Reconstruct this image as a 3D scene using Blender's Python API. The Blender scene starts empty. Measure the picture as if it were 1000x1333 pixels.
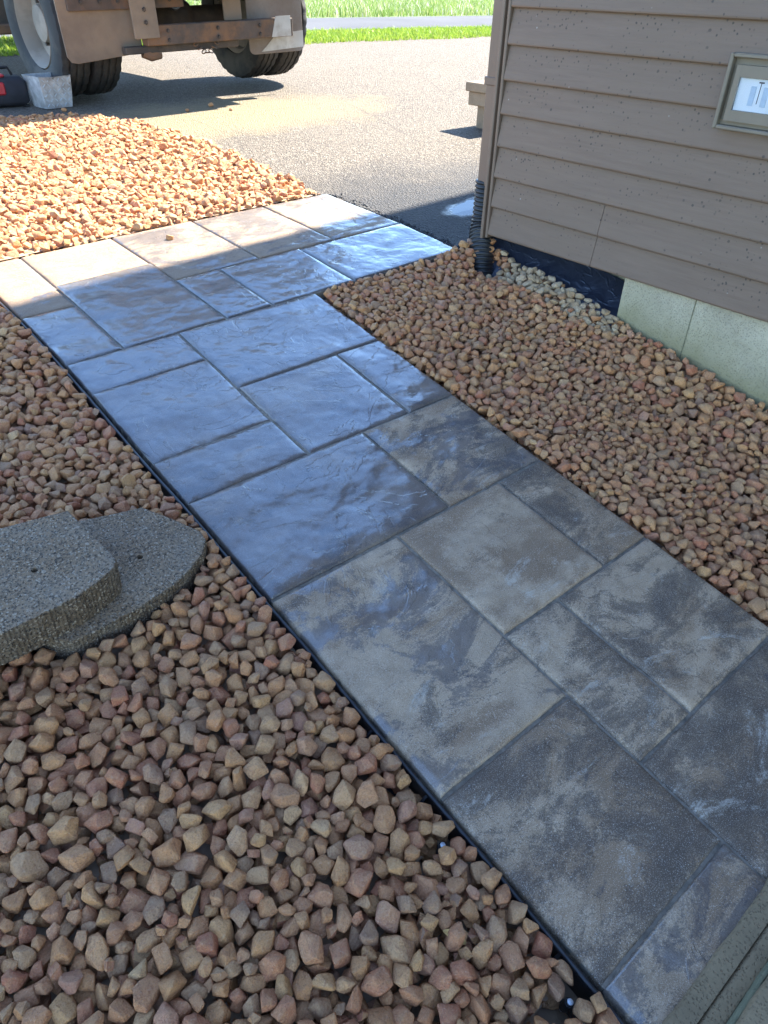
import bpy, math, random
import numpy as np
from mathutils import Matrix, Vector, noise

rng = np.random.default_rng(7)
random.seed(7)
S = bpy.context.scene
COL = S.collection

# ------------------------------------------------------------------ camera
CAM_R = ((0.7562588199685746, 0.3814174918102376, -0.5315950471561285),
         (-0.6539975628256184, 0.46424161972005723, -0.5972996788362178),
         (0.01896800036615061, 0.7993750155345644, 0.600532929572746))
CAM_C = (-0.00340685, -0.21445949, 1.35310588)
FPX = 927.0
cd = bpy.data.cameras.new("camera")
cam = bpy.data.objects.new("camera", cd)
COL.objects.link(cam)
m = Matrix(CAM_R).to_4x4()
m.translation = CAM_C
cam.matrix_world = m
cd.sensor_fit = 'VERTICAL'
cd.sensor_height = 36.0
cd.sensor_width = 27.0
cd.lens = 36.0 * FPX / 1333.0
cd.clip_start = 0.05
cd.clip_end = 2000
S.camera = cam

# ------------------------------------------------------------------ light
SUN_EL = math.radians(47)
SUN_AZ = math.radians(86)          # clockwise from +Y: the sun stands over +X, behind the house
W = bpy.data.worlds.new("World")
S.world = W
W.use_nodes = True
wn = W.node_tree.nodes
sky = wn.new('ShaderNodeTexSky')
sky.sky_type = 'NISHITA'
sky.sun_disc = False
sky.sun_elevation = SUN_EL
sky.sun_rotation = SUN_AZ
sky.altitude = 300
sky.air_density = 1.0
sky.dust_density = 0.05
sky.ozone_density = 4.5
bg = wn['Background']
W.node_tree.links.new(sky.outputs[0], bg.inputs[0])
bg.inputs[1].default_value = 0.125
sd = bpy.data.lights.new("sun", 'SUN')
sd.energy = 5.0
sd.angle = math.radians(0.55)
sd.color = (1.0, 0.965, 0.87)
sun = bpy.data.objects.new("sun", sd)
COL.objects.link(sun)
sun_dir = Vector((math.sin(SUN_AZ) * math.cos(SUN_EL), math.cos(SUN_AZ) * math.cos(SUN_EL), math.sin(SUN_EL)))
sun.rotation_euler = sun_dir.to_track_quat('Z', 'Y').to_euler()
sun.location = (12, 0, 14)
S.view_settings.view_transform = 'Standard'
S.view_settings.look = 'None'
S.view_settings.gamma = 1.0
S.view_settings.use_curve_mapping = False
S.view_settings.exposure = 2.6
S.cycles.max_bounces = 8
S.cycles.use_denoising = True

# ------------------------------------------------------------------ ground profile
# The path climbs away from the camera to a nearly level driveway.  a: across, b: along the surface, c: above it.
_KB = (0.0, 2.13, 2.535, 3.12, 7.2)
_KA = tuple(math.radians(v) for v in (9.03, 4.6, 2.3, 2.35, 0.0))
_h = Vector((0.0088, 0.99996, 0.0))
_ea = Vector((1.0, -0.009, 0.0011))


def _prof(b):
    if b < -1.2:
        y, z = -1.2 * math.cos(_KA[0]), -1.2 * math.sin(_KA[0])
        return y + (b + 1.2), z, 0.0
    y = z = 0.0
    for i in range(len(_KB)):
        nx = _KB[i + 1] if i + 1 < len(_KB) else 1e9
        d = min(b, nx) - _KB[i]
        y += d * math.cos(_KA[i]); z += d * math.sin(_KA[i])
        if b <= nx:
            # the bend is eased over a few centimetres so that slabs and stones do not break
            return y, z, _KA[i]
    return y, z, 0.0


def _twk(b):
    """cross fall of the upper end, growing along the path and fading on the driveway"""
    return .024 * min(max((b - 1.2) / .9, 0), 1) * min(max((6.5 - b) / 2.5, 0), 1)


def _tw(a, b):
    return (min(max(a, 0.0), 3.2) - 1.6) * _twk(b)


def G(a, b, c=0.0):
    y, z, t = _prof(b)
    return _ea * a + _h * (y - c * math.sin(t)) + Vector((0, 0, z + c * math.cos(t) + _tw(a, b)))


def frame_at(b):
    t = _prof(b)[2]
    eb = _h * math.cos(t) + Vector((0, 0, math.sin(t)))
    ea = (_ea + Vector((0, 0, _twk(b)))).normalized()
    n = ea.cross(eb).normalized()
    e = eb.cross(n).normalized()
    return Matrix((e, eb, n)).transposed()


def place(a, b, c=0.0, rz=0.0):
    mm = (frame_at(b) @ Matrix.Rotation(rz, 3, 'Z')).to_4x4()
    mm.translation = G(a, b, c)
    return mm


# vectorised ground for numpy
_bt = np.linspace(-12, 60, 7201)
_pt = np.array([_prof(b) for b in _bt])


def Gn(a, b, c):
    y = np.interp(b, _bt, _pt[:, 0]); z = np.interp(b, _bt, _pt[:, 1]); t = np.interp(b, _bt, _pt[:, 2])
    tw = (np.clip(a, 0, 3.2) - 1.6) * .024 * np.clip((b - 1.2) / .9, 0, 1) * np.clip((6.5 - b) / 2.5, 0, 1)
    yy = y - c * np.sin(t); zz = z + c * np.cos(t) + tw
    return np.stack([a + 0.0088 * yy, -0.009 * a + yy, 0.0011 * a + zz], -1)


def b_of_y(y):
    return float(np.interp(y, _pt[:, 0], _bt))


def gz(x, y):
    b = b_of_y(y + 0.009 * x)
    return float(np.interp(b, _bt, _pt[:, 1])) + 0.0011 * x + _tw(x, b)


def to_px(P):
    P = np.asarray(P, float) - np.array(CAM_C)
    q = P @ np.array(CAM_R)
    w = -q[..., 2]
    return 500 + FPX * q[..., 0] / w, 666.5 - FPX * q[..., 1] / w, w


# ------------------------------------------------------------------ object helpers
def link(o, parent=None):
    COL.objects.link(o)
    if parent is not None:
        o.parent = parent
    return o


def mesh_obj(name, verts, faces, mat=None, parent=None, smooth=False):
    me = bpy.data.meshes.new(name)
    me.from_pydata([tuple(v) for v in verts], [], faces)
    if mat:
        me.materials.append(mat)
    if smooth:
        me.polygons.foreach_set('use_smooth', [True] * len(me.polygons))
    me.update()
    return link(bpy.data.objects.new(name, me), parent)


def np_mesh(name, V, F, mat, parent=None, smooth=True, name_obj=None):
    me = bpy.data.meshes.new(name)
    V = np.ascontiguousarray(V, np.float32); F = np.ascontiguousarray(F, np.int32)
    k = F.shape[1]
    me.vertices.add(len(V)); me.vertices.foreach_set('co', V.ravel())
    me.loops.add(F.size); me.loops.foreach_set('vertex_index', F.ravel())
    me.polygons.add(len(F))
    me.polygons.foreach_set('loop_start', np.arange(0, F.size, k, dtype=np.int32))
    me.polygons.foreach_set('loop_total', np.full(len(F), k, np.int32))
    if smooth:
        me.polygons.foreach_set('use_smooth', np.ones(len(F), bool))
    me.materials.append(mat)
    me.update(calc_edges=True)
    me.validate()
    return link(bpy.data.objects.new(name_obj or name, me), parent)


def empty(name, mw):
    o = bpy.data.objects.new(name, None)
    o.empty_display_size = 0.1
    COL.objects.link(o)
    o.matrix_world = mw if isinstance(mw, Matrix) else Matrix.Translation(mw)
    return o


def tag(o, label=None, cat=None, group=None, kind=None):
    if label: o['label'] = label
    if cat: o['category'] = cat
    if group: o['group'] = group
    if kind: o['kind'] = kind
    return o


class MB:
    def __init__(s):
        s.v, s.f = [], []

    def add(s, vs, fs):
        n = len(s.v)
        s.v += [Vector(v) for v in vs]
        s.f += [tuple(i + n for i in f) for f in fs]
        return s

    def box(s, c, d, M=None, bev=0.0):
        """box centred on c with full sizes d, edges chamfered by bev"""
        cx, cy, cz = c
        hx, hy, hz = d[0] / 2, d[1] / 2, d[2] / 2
        if bev <= 0:
            vs = [(cx + i * hx, cy + j * hy, cz + k * hz) for k in (-1, 1) for j in (-1, 1) for i in (-1, 1)]
            fs = [(0, 2, 3, 1), (4, 5, 7, 6), (0, 1, 5, 4), (2, 6, 7, 3), (0, 4, 6, 2), (1, 3, 7, 5)]
        else:
            b = min(bev, hx * .9, hy * .9, hz * .9)
            rings = []
            for (z, ins) in ((-hz, b), (-hz + b, 0), (hz - b, 0), (hz, b)):
                X, Y = hx - ins, hy - ins
                bb = b if ins == 0 else b * 0.6
                rings.append([(cx + x, cy + y, cz + z) for x, y in ((X - bb, -Y), (X, -Y + bb), (X, Y - bb), (X - bb, Y), (-X + bb, Y), (-X, Y - bb), (-X, -Y + bb), (-X + bb, -Y))])
            vs = sum(rings, [])
            fs = [tuple(range(7, -1, -1)), tuple(range(24, 32))]
            for r in range(3):
                for i in range(8):
                    j = (i + 1) % 8
                    fs.append((r * 8 + i, r * 8 + j, r * 8 + 8 + j, r * 8 + 8 + i))
        if M is not None:
            vs = [M @ Vector(v) for v in vs]
        return s.add(vs, fs)

    def tube(s, pts, r, n=12, cap=True, radii=None):
        pts = [Vector(p) for p in pts]
        vs, fs = [], []
        up = Vector((0, 0, 1))
        for i, p in enumerate(pts):
            t = (pts[min(i + 1, len(pts) - 1)] - pts[max(i - 1, 0)]).normalized()
            u = t.cross(up if abs(t.dot(up)) < .95 else Vector((1, 0, 0))).normalized()
            if i and u.dot(lastu) < 0: u = -u
            lastu = u
            w = t.cross(u)
            rr = radii[i] if radii else r
            vs += [p + (u * math.cos(k * 2 * math.pi / n) + w * math.sin(k * 2 * math.pi / n)) * rr for k in range(n)]
        for i in range(len(pts) - 1):
            for k in range(n):
                k2 = (k + 1) % n
                fs.append((i * n + k, i * n + k2, (i + 1) * n + k2, (i + 1) * n + k))
        if cap:
            fs.append(tuple(range(n - 1, -1, -1)))
            fs.append(tuple((len(pts) - 1) * n + k for k in range(n)))
        return s.add(vs, fs)

    def lathe(s, prof, n=32, axis='X', c=(0, 0, 0), mod=None):
        """prof: list of (axial, radius)"""
        vs, fs = [], []
        c = Vector(c)
        for (t, r) in prof:
            for k in range(n):
                a = k * 2 * math.pi / n
                rr = r if mod is None else mod(t, r, k)
                p = {'X': (t, math.cos(a) * rr, math.sin(a) * rr), 'Y': (math.sin(a) * rr, t, math.cos(a) * rr), 'Z': (math.cos(a) * rr, math.sin(a) * rr, t)}[axis]
                vs.append(c + Vector(p))
        for i in range(len(prof) - 1):
            for k in range(n):
                k2 = (k + 1) % n
                fs.append((i * n + k, i * n + k2, (i + 1) * n + k2, (i + 1) * n + k))
        return s.add(vs, fs)

    def prism(s, outline, z0, z1, M=None, bev=0.0):
        """outline (x,y) counter-clockwise, extruded from z0 to z1"""
        n = len(outline)
        o = [Vector((p[0], p[1])) for p in outline]

        def inset(d):
            res = []
            for i in range(n):
                a, b_, c_ = o[i - 1], o[i], o[(i + 1) % n]
                e1 = (b_ - a).normalized(); e2 = (c_ - b_).normalized()
                n1 = Vector((-e1.y, e1.x)); n2 = Vector((-e2.y, e2.x))
                k = (n1 + n2)
                k = k / max(k.length_squared, .3) * 2
                res.append(b_ + k * d)
            return res
        rings = [(o, z0), (o, z1)] if bev <= 0 else [(o, z0), (o, z1 - bev), (inset(bev * .45), z1 - bev * .3), (inset(bev), z1)]
        vs = [(p.x, p.y, z) for r, z in rings for p in r]
        fs = [tuple(range(n - 1, -1, -1)), tuple((len(rings) - 1) * n + k for k in range(n))]
        for r in range(len(rings) - 1):
            for i in range(n):
                j = (i + 1) % n
                fs.append((r * n + i, r * n + j, (r + 1) * n + j, (r + 1) * n + i))
        if M is not None:
            vs = [M @ Vector(v) for v in vs]
        return s.add(vs, fs)

    def build(s, name, mat, parent=None, smooth=False, bevel=0.0):
        o = mesh_obj(name, s.v, s.f, mat, parent, smooth)
        return o


def autosmooth(o, deg=40):
    me = o.data
    me.polygons.foreach_set('use_smooth', [True] * len(me.polygons))
    try:
        me.set_sharp_from_angle(angle=math.radians(deg))
    except Exception:
        pass
    return o


# ------------------------------------------------------------------ material helper
class NT:
    def __init__(s, name):
        s.m = bpy.data.materials.new(name)
        s.m.use_nodes = True
        s.t = s.m.node_tree
        s.b = s.t.nodes['Principled BSDF']
        s.tc = None

    def n(s, typ, **kw):
        nd = s.t.nodes.new(typ)
        for k, v in kw.items():
            setattr(nd, k, v)
        return nd

    def l(s, a, b):
        s.t.links.new(a, b)

    def coord(s, which='Object', scale=(1, 1, 1), rot=(0, 0, 0), rnd=None):
        if s.tc is None:
            s.tc = s.n('ShaderNodeTexCoord')
        mp = s.n('ShaderNodeMapping')
        mp.inputs['Scale'].default_value = scale
        mp.inputs['Rotation'].default_value = rot
        s.l(s.tc.outputs[which], mp.inputs[0])
        out = mp.outputs[0]
        if rnd is not None:
            ad = s.n('ShaderNodeVectorMath', operation='ADD')
            sc = s.n('ShaderNodeVectorMath', operation='SCALE')
            cb = s.n('ShaderNodeCombineXYZ')
            for i in range(3):
                s.l(rnd, cb.inputs[i])
            s.l(cb.outputs[0], sc.inputs[0]); sc.inputs[3].default_value = 37.0
            s.l(out, ad.inputs[0]); s.l(sc.outputs[0], ad.inputs[1])
            out = ad.outputs[0]
        return out

    def noise(s, vec, scale, detail=4, rough=.55, dist=0.0, out='Fac'):
        nd = s.n('ShaderNodeTexNoise')
        nd.inputs['Scale'].default_value = scale
        nd.inputs['Detail'].default_value = detail
        nd.inputs['Roughness'].default_value = rough
        nd.inputs['Distortion'].default_value = dist
        if vec is not None: s.l(vec, nd.inputs['Vector'])
        return nd.outputs[out]

    def voro(s, vec, scale, feature='F1', out='Distance', rnd=1.0):
        nd = s.n('ShaderNodeTexVoronoi', feature=feature)
        nd.inputs['Scale'].default_value = scale
        nd.inputs['Randomness'].default_value = rnd
        if vec is not None: s.l(vec, nd.inputs['Vector'])
        return nd.outputs[out]

    def ramp(s, fac, stops, interp='LINEAR'):
        nd = s.n('ShaderNodeValToRGB')
        cr = nd.color_ramp
        cr.interpolation = interp
        while len(cr.elements) < len(stops):
            cr.elements.new(0.5)
        for e, (p, c) in zip(cr.elements, stops):
            e.position = p
            e.color = (c, c, c, 1) if isinstance(c, (int, float)) else (*c, 1)
        s.l(fac, nd.inputs[0])
        return nd.outputs[0]

    def mix(s, fac, a, b, mode='MIX'):
        nd = s.n('ShaderNodeMix', data_type='RGBA', blend_type=mode)
        nd.clamp_factor = True
        for sock, v in ((nd.inputs[0], fac), (nd.inputs[6], a), (nd.inputs[7], b)):
            if isinstance(v, (int, float)):
                sock.default_value = v if sock.type == 'VALUE' else (v, v, v, 1)
            elif isinstance(v, tuple):
                sock.default_value = (*v, 1)
            else:
                s.l(v, sock)
        return nd.outputs[2]

    def math(s, op, a, b=0.0, clamp=False):
        nd = s.n('ShaderNodeMath', operation=op)
        nd.use_clamp = clamp
        for sock, v in ((nd.inputs[0], a), (nd.inputs[1], b)):
            if isinstance(v, (int, float)): sock.default_value = v
            else: s.l(v, sock)
        return nd.outputs[0]

    def bump(s, h, strength=.5, dist=.01, normal=None):
        nd = s.n('ShaderNodeBump')
        nd.inputs['Strength'].default_value = strength
        nd.inputs['Distance'].default_value = dist
        s.l(h, nd.inputs['Height'])
        if normal is not None: s.l(normal, nd.inputs['Normal'])
        return nd.outputs[0]

    def set(s, color=None, rough=None, normal=None, metallic=None, spec=None):
        for nm, v in (('Base Color', color), ('Roughness', rough), ('Normal', normal), ('Metallic', metallic), ('Specular IOR Level', spec)):
            if v is None: continue
            sock = s.b.inputs[nm]
            if isinstance(v, tuple): sock.default_value = (*v, 1)
            elif isinstance(v, (int, float)): sock.default_value = v
            else: s.l(v, sock)
        return s.m

    def orand(s):
        return s.n('ShaderNodeObjectInfo').outputs['Random']

    def irand(s):
        return s.n('ShaderNodeNewGeometry').outputs['Random Per Island']

    def sep(s, v):
        nd = s.n('ShaderNodeSeparateXYZ'); s.l(v, nd.inputs[0]); return nd.outputs


def simple(name, color, rough=.6, metallic=0.0, var=.25, scale=9.0, bump=.15, bscale=60, dist=.003, dirt=None):
    t = NT(name)
    v = t.coord()
    c = t.mix(t.ramp(t.noise(v, scale, 5), [(.3, 0.0), (.7, 1.0)]), tuple(x * (1 - var) for x in color), tuple(min(1, x * (1 + var)) for x in color))
    if dirt:
        c = t.mix(t.ramp(t.noise(v, scale * .6, 6, .65), [(.45, 0.0), (.62, .9)]), c, dirt)
    nrm = t.bump(t.noise(v, bscale, 4, .6), bump, dist)
    r = t.math('ADD', rough - .08, t.math('MULTIPLY', t.noise(v, scale * 2, 3), .16))
    return t.set(c, r, nrm, metallic)


# --- stone materials
STONE = [(0.0, (0.509, 0.206, 0.075)), (.15, (0.586, 0.266, 0.095)), (.28, (0.468, 0.161, 0.072)), (.40, (0.625, 0.315, 0.114)), (.52, (0.518, 0.226, 0.098)),
         (.64, (0.441, 0.133, 0.064)), (.74, (0.548, 0.282, 0.121)), (.84, (0.411, 0.218, 0.107)), (.92, (0.303, 0.154, 0.091)), (.96, (0.498, 0.206, 0.118)), (1.0, (0.684, 0.403, 0.176))]


def stone_mat(name, island, ramp=STONE, dry=1.0):
    t = NT(name)
    r = t.irand() if island else t.orand()
    v = t.coord('Object' if not island else 'Generated', (1, 1, 1), rnd=r)
    if island:
        v = t.n('ShaderNodeNewGeometry').outputs['Position']
        sc = 1.0
    else:
        sc = 0.024          # shared meshes have unit radius, scaled down by the object
    base = t.ramp(r, ramp)
    big = t.noise(v, 34 * sc, 4, .65, .8)
    hue = t.mix(t.ramp(big, [(.42, 0.0), (.66, .45)]), base, (.56, .29, .12))
    vein = t.ramp(t.noise(v, 62 * sc, 6, .70, 2.2), [(.52, 0.0), (.60, .75)])
    hue = t.mix(vein, hue, t.mix(.6, base, (.30, .11, .06)))
    fine = t.noise(v, 330 * sc, 4, .75)
    hue = t.mix(t.ramp(fine, [(.34, .70), (.48, 0.0)]), hue, t.mix(.6, hue, (.08, .045, .03)))
    hue = t.mix(t.ramp(fine, [(.56, 0.0), (.70, .5)]), hue, (.60, .47, .33))
    # rock dust lies on what faces up
    nz = t.sep(t.n('ShaderNodeNewGeometry').outputs['Normal'])[2]
    dust = t.math('MULTIPLY', t.ramp(nz, [(.35, 0.0), (.95, .24)]), t.ramp(t.noise(v, 90 * sc, 4, .7), [(.35, .3), (.6, 1.0)]))
    hue = t.mix(dust, hue, (.58, .37, .20))
    hh = t.math('ADD', t.math('MULTIPLY', t.noise(v, 110 * sc, 5, .7), 1.0), t.math('MULTIPLY', fine, .45))
    nrm = t.bump(hh, 1.0, .008)
    return t.set(hue, t.math('ADD', .58, t.math('MULTIPLY', big, .3)), nrm, spec=.32)


M_STONE_I = stone_mat('stone_loose', True)
M_STONE_O = stone_mat('stone_single', False)
CREAM = [(0.0, (.55, .40, .23)), (.3, (.46, .30, .15)), (.6, (.56, .43, .26)), (.8, (.40, .29, .18)), (1.0, (.60, .48, .31))]
M_CREAM_O = stone_mat('stone_cream', False, CREAM)


def paver_mat():
    t = NT('paver_concrete')
    info = t.n('ShaderNodeObjectInfo')
    rnd = info.outputs['Random']
    sepc = t.n('ShaderNodeSeparateColor'); t.l(info.outputs['Color'], sepc.inputs[0])
    dark, brown, gloss = sepc.outputs[0], sepc.outputs[1], sepc.outputs[2]
    v = t.coord('Object', rnd=rnd)
    vs = t.coord('Object', (1.0, 2.0, 1.0), (0, 0, .5), rnd=rnd)     # drifts across the slab
    vs = t.coord('Object', (1.0, 1.75, 1.0), (0, 0, .30), rnd=rnd)
    grain = t.noise(v, 210, 3, .8)
    gofs = t.math('MULTIPLY', t.math('SUBTRACT', grain, .5), .30)
    base = t.mix(t.ramp(t.noise(v, 18, 6, .7), [(.3, 0.0), (.7, 1.0)]), (.300, .204, .122), (.440, .310, .196))
    nb = t.math('ADD', t.math('ADD', t.noise(vs, 3.8, 7, .66, .4), t.math('MULTIPLY', gofs, .5)), t.math('SUBTRACT', brown, .5))
    base = t.mix(t.ramp(nb, [(.48, 0.0), (.60, .85)]), base, (.205, .125, .068))
    nd_ = t.math('ADD', t.math('ADD', t.noise(vs, 4.4, 8, .72, .5), gofs), t.math('SUBTRACT', dark, .5))
    base = t.mix(t.ramp(nd_, [(.49, 0.0), (.56, .70), (.70, .96)]), base, (.080, .055, .038))
    # pale dusty bloom
    base = t.mix(t.ramp(t.math('ADD', t.noise(vs, 5.5, 7, .72, 1.0), gofs), [(.60, 0.0), (.68, .6)]), base, (.46, .40, .32))
    speck = t.noise(v, 480, 2, .8)
    base = t.mix(t.ramp(speck, [(.30, .7), (.44, 0.0)]), base, (.045, .038, .032))
    base = t.mix(t.ramp(speck, [(.57, 0.0), (.70, .7)]), base, (.60, .54, .46))
    # cleft relief: ledges where the slate split, soft swells, sand grain
    cl = t.noise(t.coord('Object', (1.0, 1.5, 1.0), (0, 0, .3), rnd=rnd), 2.9, 6, .56, .9)
    led = t.ramp(cl, [(.36, 0.0), (.366, .34), (.50, .40), (.505, .70), (.64, .76), (.646, 1.0)])
    crk = t.ramp(t.noise(t.coord('Object', (1.5, .9, 1), (0, 0, 1.1), rnd=rnd), 1.5, 4, .55, .8), [(.492, 0.0), (.4988, 1.0), (.5015, 1.0), (.506, 0.0)])
    und = t.noise(v, 4.6, 3, .50, .15)
    gr = t.noise(v, 260, 3, .8)
    h1 = t.math('SUBTRACT', led, t.math('MULTIPLY', crk, .05))
    n1 = t.bump(h1, .7, .006)
    n2 = t.bump(und, .8, .026, n1)
    n3 = t.bump(gr, .55, .0028, n2)
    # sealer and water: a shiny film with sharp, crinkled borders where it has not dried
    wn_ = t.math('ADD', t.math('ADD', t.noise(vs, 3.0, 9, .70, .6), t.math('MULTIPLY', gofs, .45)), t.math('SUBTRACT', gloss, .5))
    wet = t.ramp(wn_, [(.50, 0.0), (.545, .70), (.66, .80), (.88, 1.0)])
    base = t.mix(t.math('MULTIPLY', wet, .90), base, t.mix(.86, base, (.022, .034, .050)))  # wet stone darkens; blue of the mirrored sky is tinted in with it
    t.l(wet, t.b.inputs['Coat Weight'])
    t.b.inputs['Coat Roughness'].default_value = .13
    t.b.inputs['Coat IOR'].default_value = 1.85
    nc = t.bump(und, .9, .030, t.bump(h1, .7, .007, t.bump(gr, .16, .002)))
    t.l(nc, t.b.inputs['Coat Normal'])
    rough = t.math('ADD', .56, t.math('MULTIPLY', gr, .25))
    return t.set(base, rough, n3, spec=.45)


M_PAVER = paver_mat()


def asphalt_mat():
    t = NT('asphalt_driveway')
    g = t.n('ShaderNodeNewGeometry').outputs['Position']
    x, y, z = t.sep(g)
    chips = t.voro(g, 105, 'F1', 'Color')
    cs = t.n('ShaderNodeSeparateColor'); t.l(chips, cs.inputs[0])
    chip = cs.outputs[0]
    base = t.ramp(chip, [(0.0, (.06, .049, .039)), (.40, (.125, .101, .079)), (.85, (.180, .148, .116)), (1.0, (.29, .245, .195))])
    base = t.mix(t.ramp(t.noise(g, 1.6, 6, .65), [(.35, 0.0), (.7, .6)]), base, t.mix(.5, base, (.17, .14, .11)))
    # sand spill in front of the truck
    ex = t.math('POWER', t.math('DIVIDE', t.math('SUBTRACT', x, 3.1), 1.75), 2.0)
    ey = t.math('POWER', t.math('DIVIDE', t.math('SUBTRACT', y, 5.3), .80), 2.0)
    rad = t.math('ADD', t.math('ADD', ex, ey), t.math('MULTIPLY', t.math('SUBTRACT', t.noise(g, 2.6, 6, .7), .5), 2.0))
    base = t.mix(t.ramp(rad, [(.25, .72), (1.35, 0.0)]), base, t.mix(t.noise(g, 60, 3), (.22, .165, .09), (.31, .24, .135)))
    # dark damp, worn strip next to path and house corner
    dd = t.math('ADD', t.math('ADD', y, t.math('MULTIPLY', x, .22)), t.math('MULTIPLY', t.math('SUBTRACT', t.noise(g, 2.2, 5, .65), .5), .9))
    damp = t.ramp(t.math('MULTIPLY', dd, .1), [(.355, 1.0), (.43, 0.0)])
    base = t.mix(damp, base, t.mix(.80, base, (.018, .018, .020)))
    crack = t.math('MULTIPLY', t.ramp(t.voro(t.mix(.08, g, t.noise(g, 3, 3, .6, 0, 'Color')), .8, 'DISTANCE_TO_EDGE'), [(.002, 1.0), (.008, 0.0)]), .3)
    base = t.mix(crack, base, (.05, .045, .04))
    base = t.mix(t.ramp(t.noise(g, 210, 3, .8), [(.36, .75), (.50, 0.0)]), base, t.mix(.75, base, (.02, .018, .016)))
    h = t.math('ADD', t.voro(g, 105), t.math('MULTIPLY', t.noise(g, 30, 4, .65), 1.2))
    pool = t.ramp(t.math('ADD', t.math('ADD', t.math('POWER', t.math('DIVIDE', t.math('SUBTRACT', x, 3.10), .34), 2.0), t.math('POWER', t.math('DIVIDE', t.math('SUBTRACT', y, 2.50), .13), 2.0)),
                         t.math('MULTIPLY', t.math('SUBTRACT', t.noise(g, 9, 4, .65), .5), 1.2)), [(.55, 1.0), (1.1, 0.0)])
    hs = t.n('ShaderNodeMix', data_type='FLOAT'); t.l(pool, hs.inputs[0]); t.l(h, hs.inputs[2]); hs.inputs[3].default_value = .9
    nrm = t.bump(hs.outputs[0], 1.0, .010)
    rough = t.math('SUBTRACT', t.math('SUBTRACT', .88, t.math('MULTIPLY', damp, .16)), t.math('MULTIPLY', pool, .55))
    return t.set(base, rough, nrm, spec=.2)


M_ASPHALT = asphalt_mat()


def ground_mat():
    t = NT('soil')
    g = t.n('ShaderNodeNewGeometry').outputs['Position']
    c = t.ramp(t.noise(g, 30, 6, .7), [(.3, (.26, .17, .10)), (.7, (.46, .31, .19))])
    c = t.mix(t.ramp(t.voro(g, 22, 'F1', 'Distance'), [(.2, .8), (.6, 0.0)]), c, (.32, .21, .14))
    return t.set(c, .9, t.bump(t.voro(g, 22), .8, .02))


M_SOIL = ground_mat()


def grass_ground(name, a, b):
    t = NT(name)
    g = t.n('ShaderNodeNewGeometry').outputs['Position']
    c = t.mix(t.ramp(t.noise(g, 2.2, 7, .7), [(.3, 0.0), (.7, 1.0)]), a, b)
    c = t.mix(t.ramp(t.noise(g, 40, 3, .7), [(.3, .5), (.6, 0.0)]), c, (.03, .05, .012))
    return t.set(c, .85, t.bump(t.noise(g, 25, 4, .7), .9, .08))


M_TERRAIN = grass_ground('field_ground', (.10, .17, .03), (.16, .21, .06))


def blade_mat(name, stops):
    t = NT(name)
    r = t.irand()
    c = t.ramp(r, stops)
    t.set(c, .5, spec=.3)
    # light shines through thin blades
    tr = t.n('ShaderNodeBsdfTranslucent'); t.l(c, tr.inputs[0])
    mx = t.n('ShaderNodeMixShader'); mx.inputs[0].default_value = .35
    t.l(t.b.outputs[0], mx.inputs[1]); t.l(tr.outputs[0], mx.inputs[2])
    t.l(mx.outputs[0], t.t.nodes['Material Output'].inputs[0])
    return t.m


M_LAWN = blade_mat('lawn_blades', [(0, (.13, .22, .02)), (.5, (.21, .31, .03)), (.85, (.29, .35, .05)), (1, (.38, .38, .09))])
M_MEADOW = blade_mat('meadow_blades', [(0, (.12, .20, .04)), (.45, (.20, .29, .06)), (.75, (.30, .33, .12)), (.9, (.42, .38, .22)), (.93, (.6, .57, .45)), (1, (.66, .62, .52))])


def siding_mat():
    t = NT('brown_siding')
    g = t.n('ShaderNodeNewGeometry').outputs['Position']
    mp = t.n('ShaderNodeMapping'); mp.inputs['Scale'].default_value = (1, .6, 9); t.l(g, mp.inputs[0])
    c = t.mix(t.ramp(t.noise(mp.outputs[0], 9, 6, .65), [(.3, 0.0), (.7, 1.0)]), (.130, .081, .052), (.162, .102, .067))
    c = t.mix(t.ramp(t.noise(mp.outputs[0], 2.6, 7, .72), [(.42, 0.0), (.60, .22)]), c, (.190, .130, .088))
    c = t.mix(t.ramp(t.noise(g, 2.1, 5, .6), [(.4, 0.0), (.7, .6)]), c, (.142, .092, .058))
    # mildew spots in patches, thicker low down on each board as the dirt ran
    ar = t.ramp(t.noise(g, 4.2, 3, .5), [(.42, 0.0), (.56, 1.0)])
    sp1 = t.ramp(t.math('ADD', t.voro(g, 58, 'F1'), t.math('MULTIPLY', t.noise(g, 160, 3, .7), .35)), [(.30, 1.0), (.42, 0.0)])
    pick = t.voro(g, 58, 'F1', 'Color'); pc = t.n('ShaderNodeSeparateColor'); t.l(pick, pc.inputs[0])
    sp = t.math('MULTIPLY', t.math('MULTIPLY', sp1, ar), t.ramp(pc.outputs[0], [(.35, 0.0), (.45, .75)]))
    lone = t.math('MULTIPLY', t.ramp(t.math('ADD', t.voro(g, 24, 'F1'), t.math('MULTIPLY', t.noise(g, 90, 3, .7), .2)), [(.17, .65), (.24, 0.0)]), t.ramp(t.noise(g, 7, 2), [(.45, 0.0), (.6, 1.0)]))
    sp = t.math('MAXIMUM', sp, lone)
    c = t.mix(sp, c, (.032, .027, .024))
    c = t.mix(t.ramp(t.voro(g, 13, 'F1'), [(.02, .6), (.05, 0.0)]), c, (.36, .32, .28))
    nrm = t.bump(t.noise(mp.outputs[0], 22, 5, .65), .22, .004)
    n2 = t.bump(t.noise(g, 3.2, 2), .35, .012, nrm)
    return t.set(c, t.math('ADD', .50, t.math('MULTIPLY', sp, .3)), n2, spec=.4)


M_SIDING = siding_mat()
M_TRIM = simple('brown_trim', (.158, .102, .068), .5, 0, .12, 6, .10, 40)
M_GREYTRIM = simple('taupe_plastic', (.165, .130, .090), .5, 0, .08, 14, .08, 60)


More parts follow.
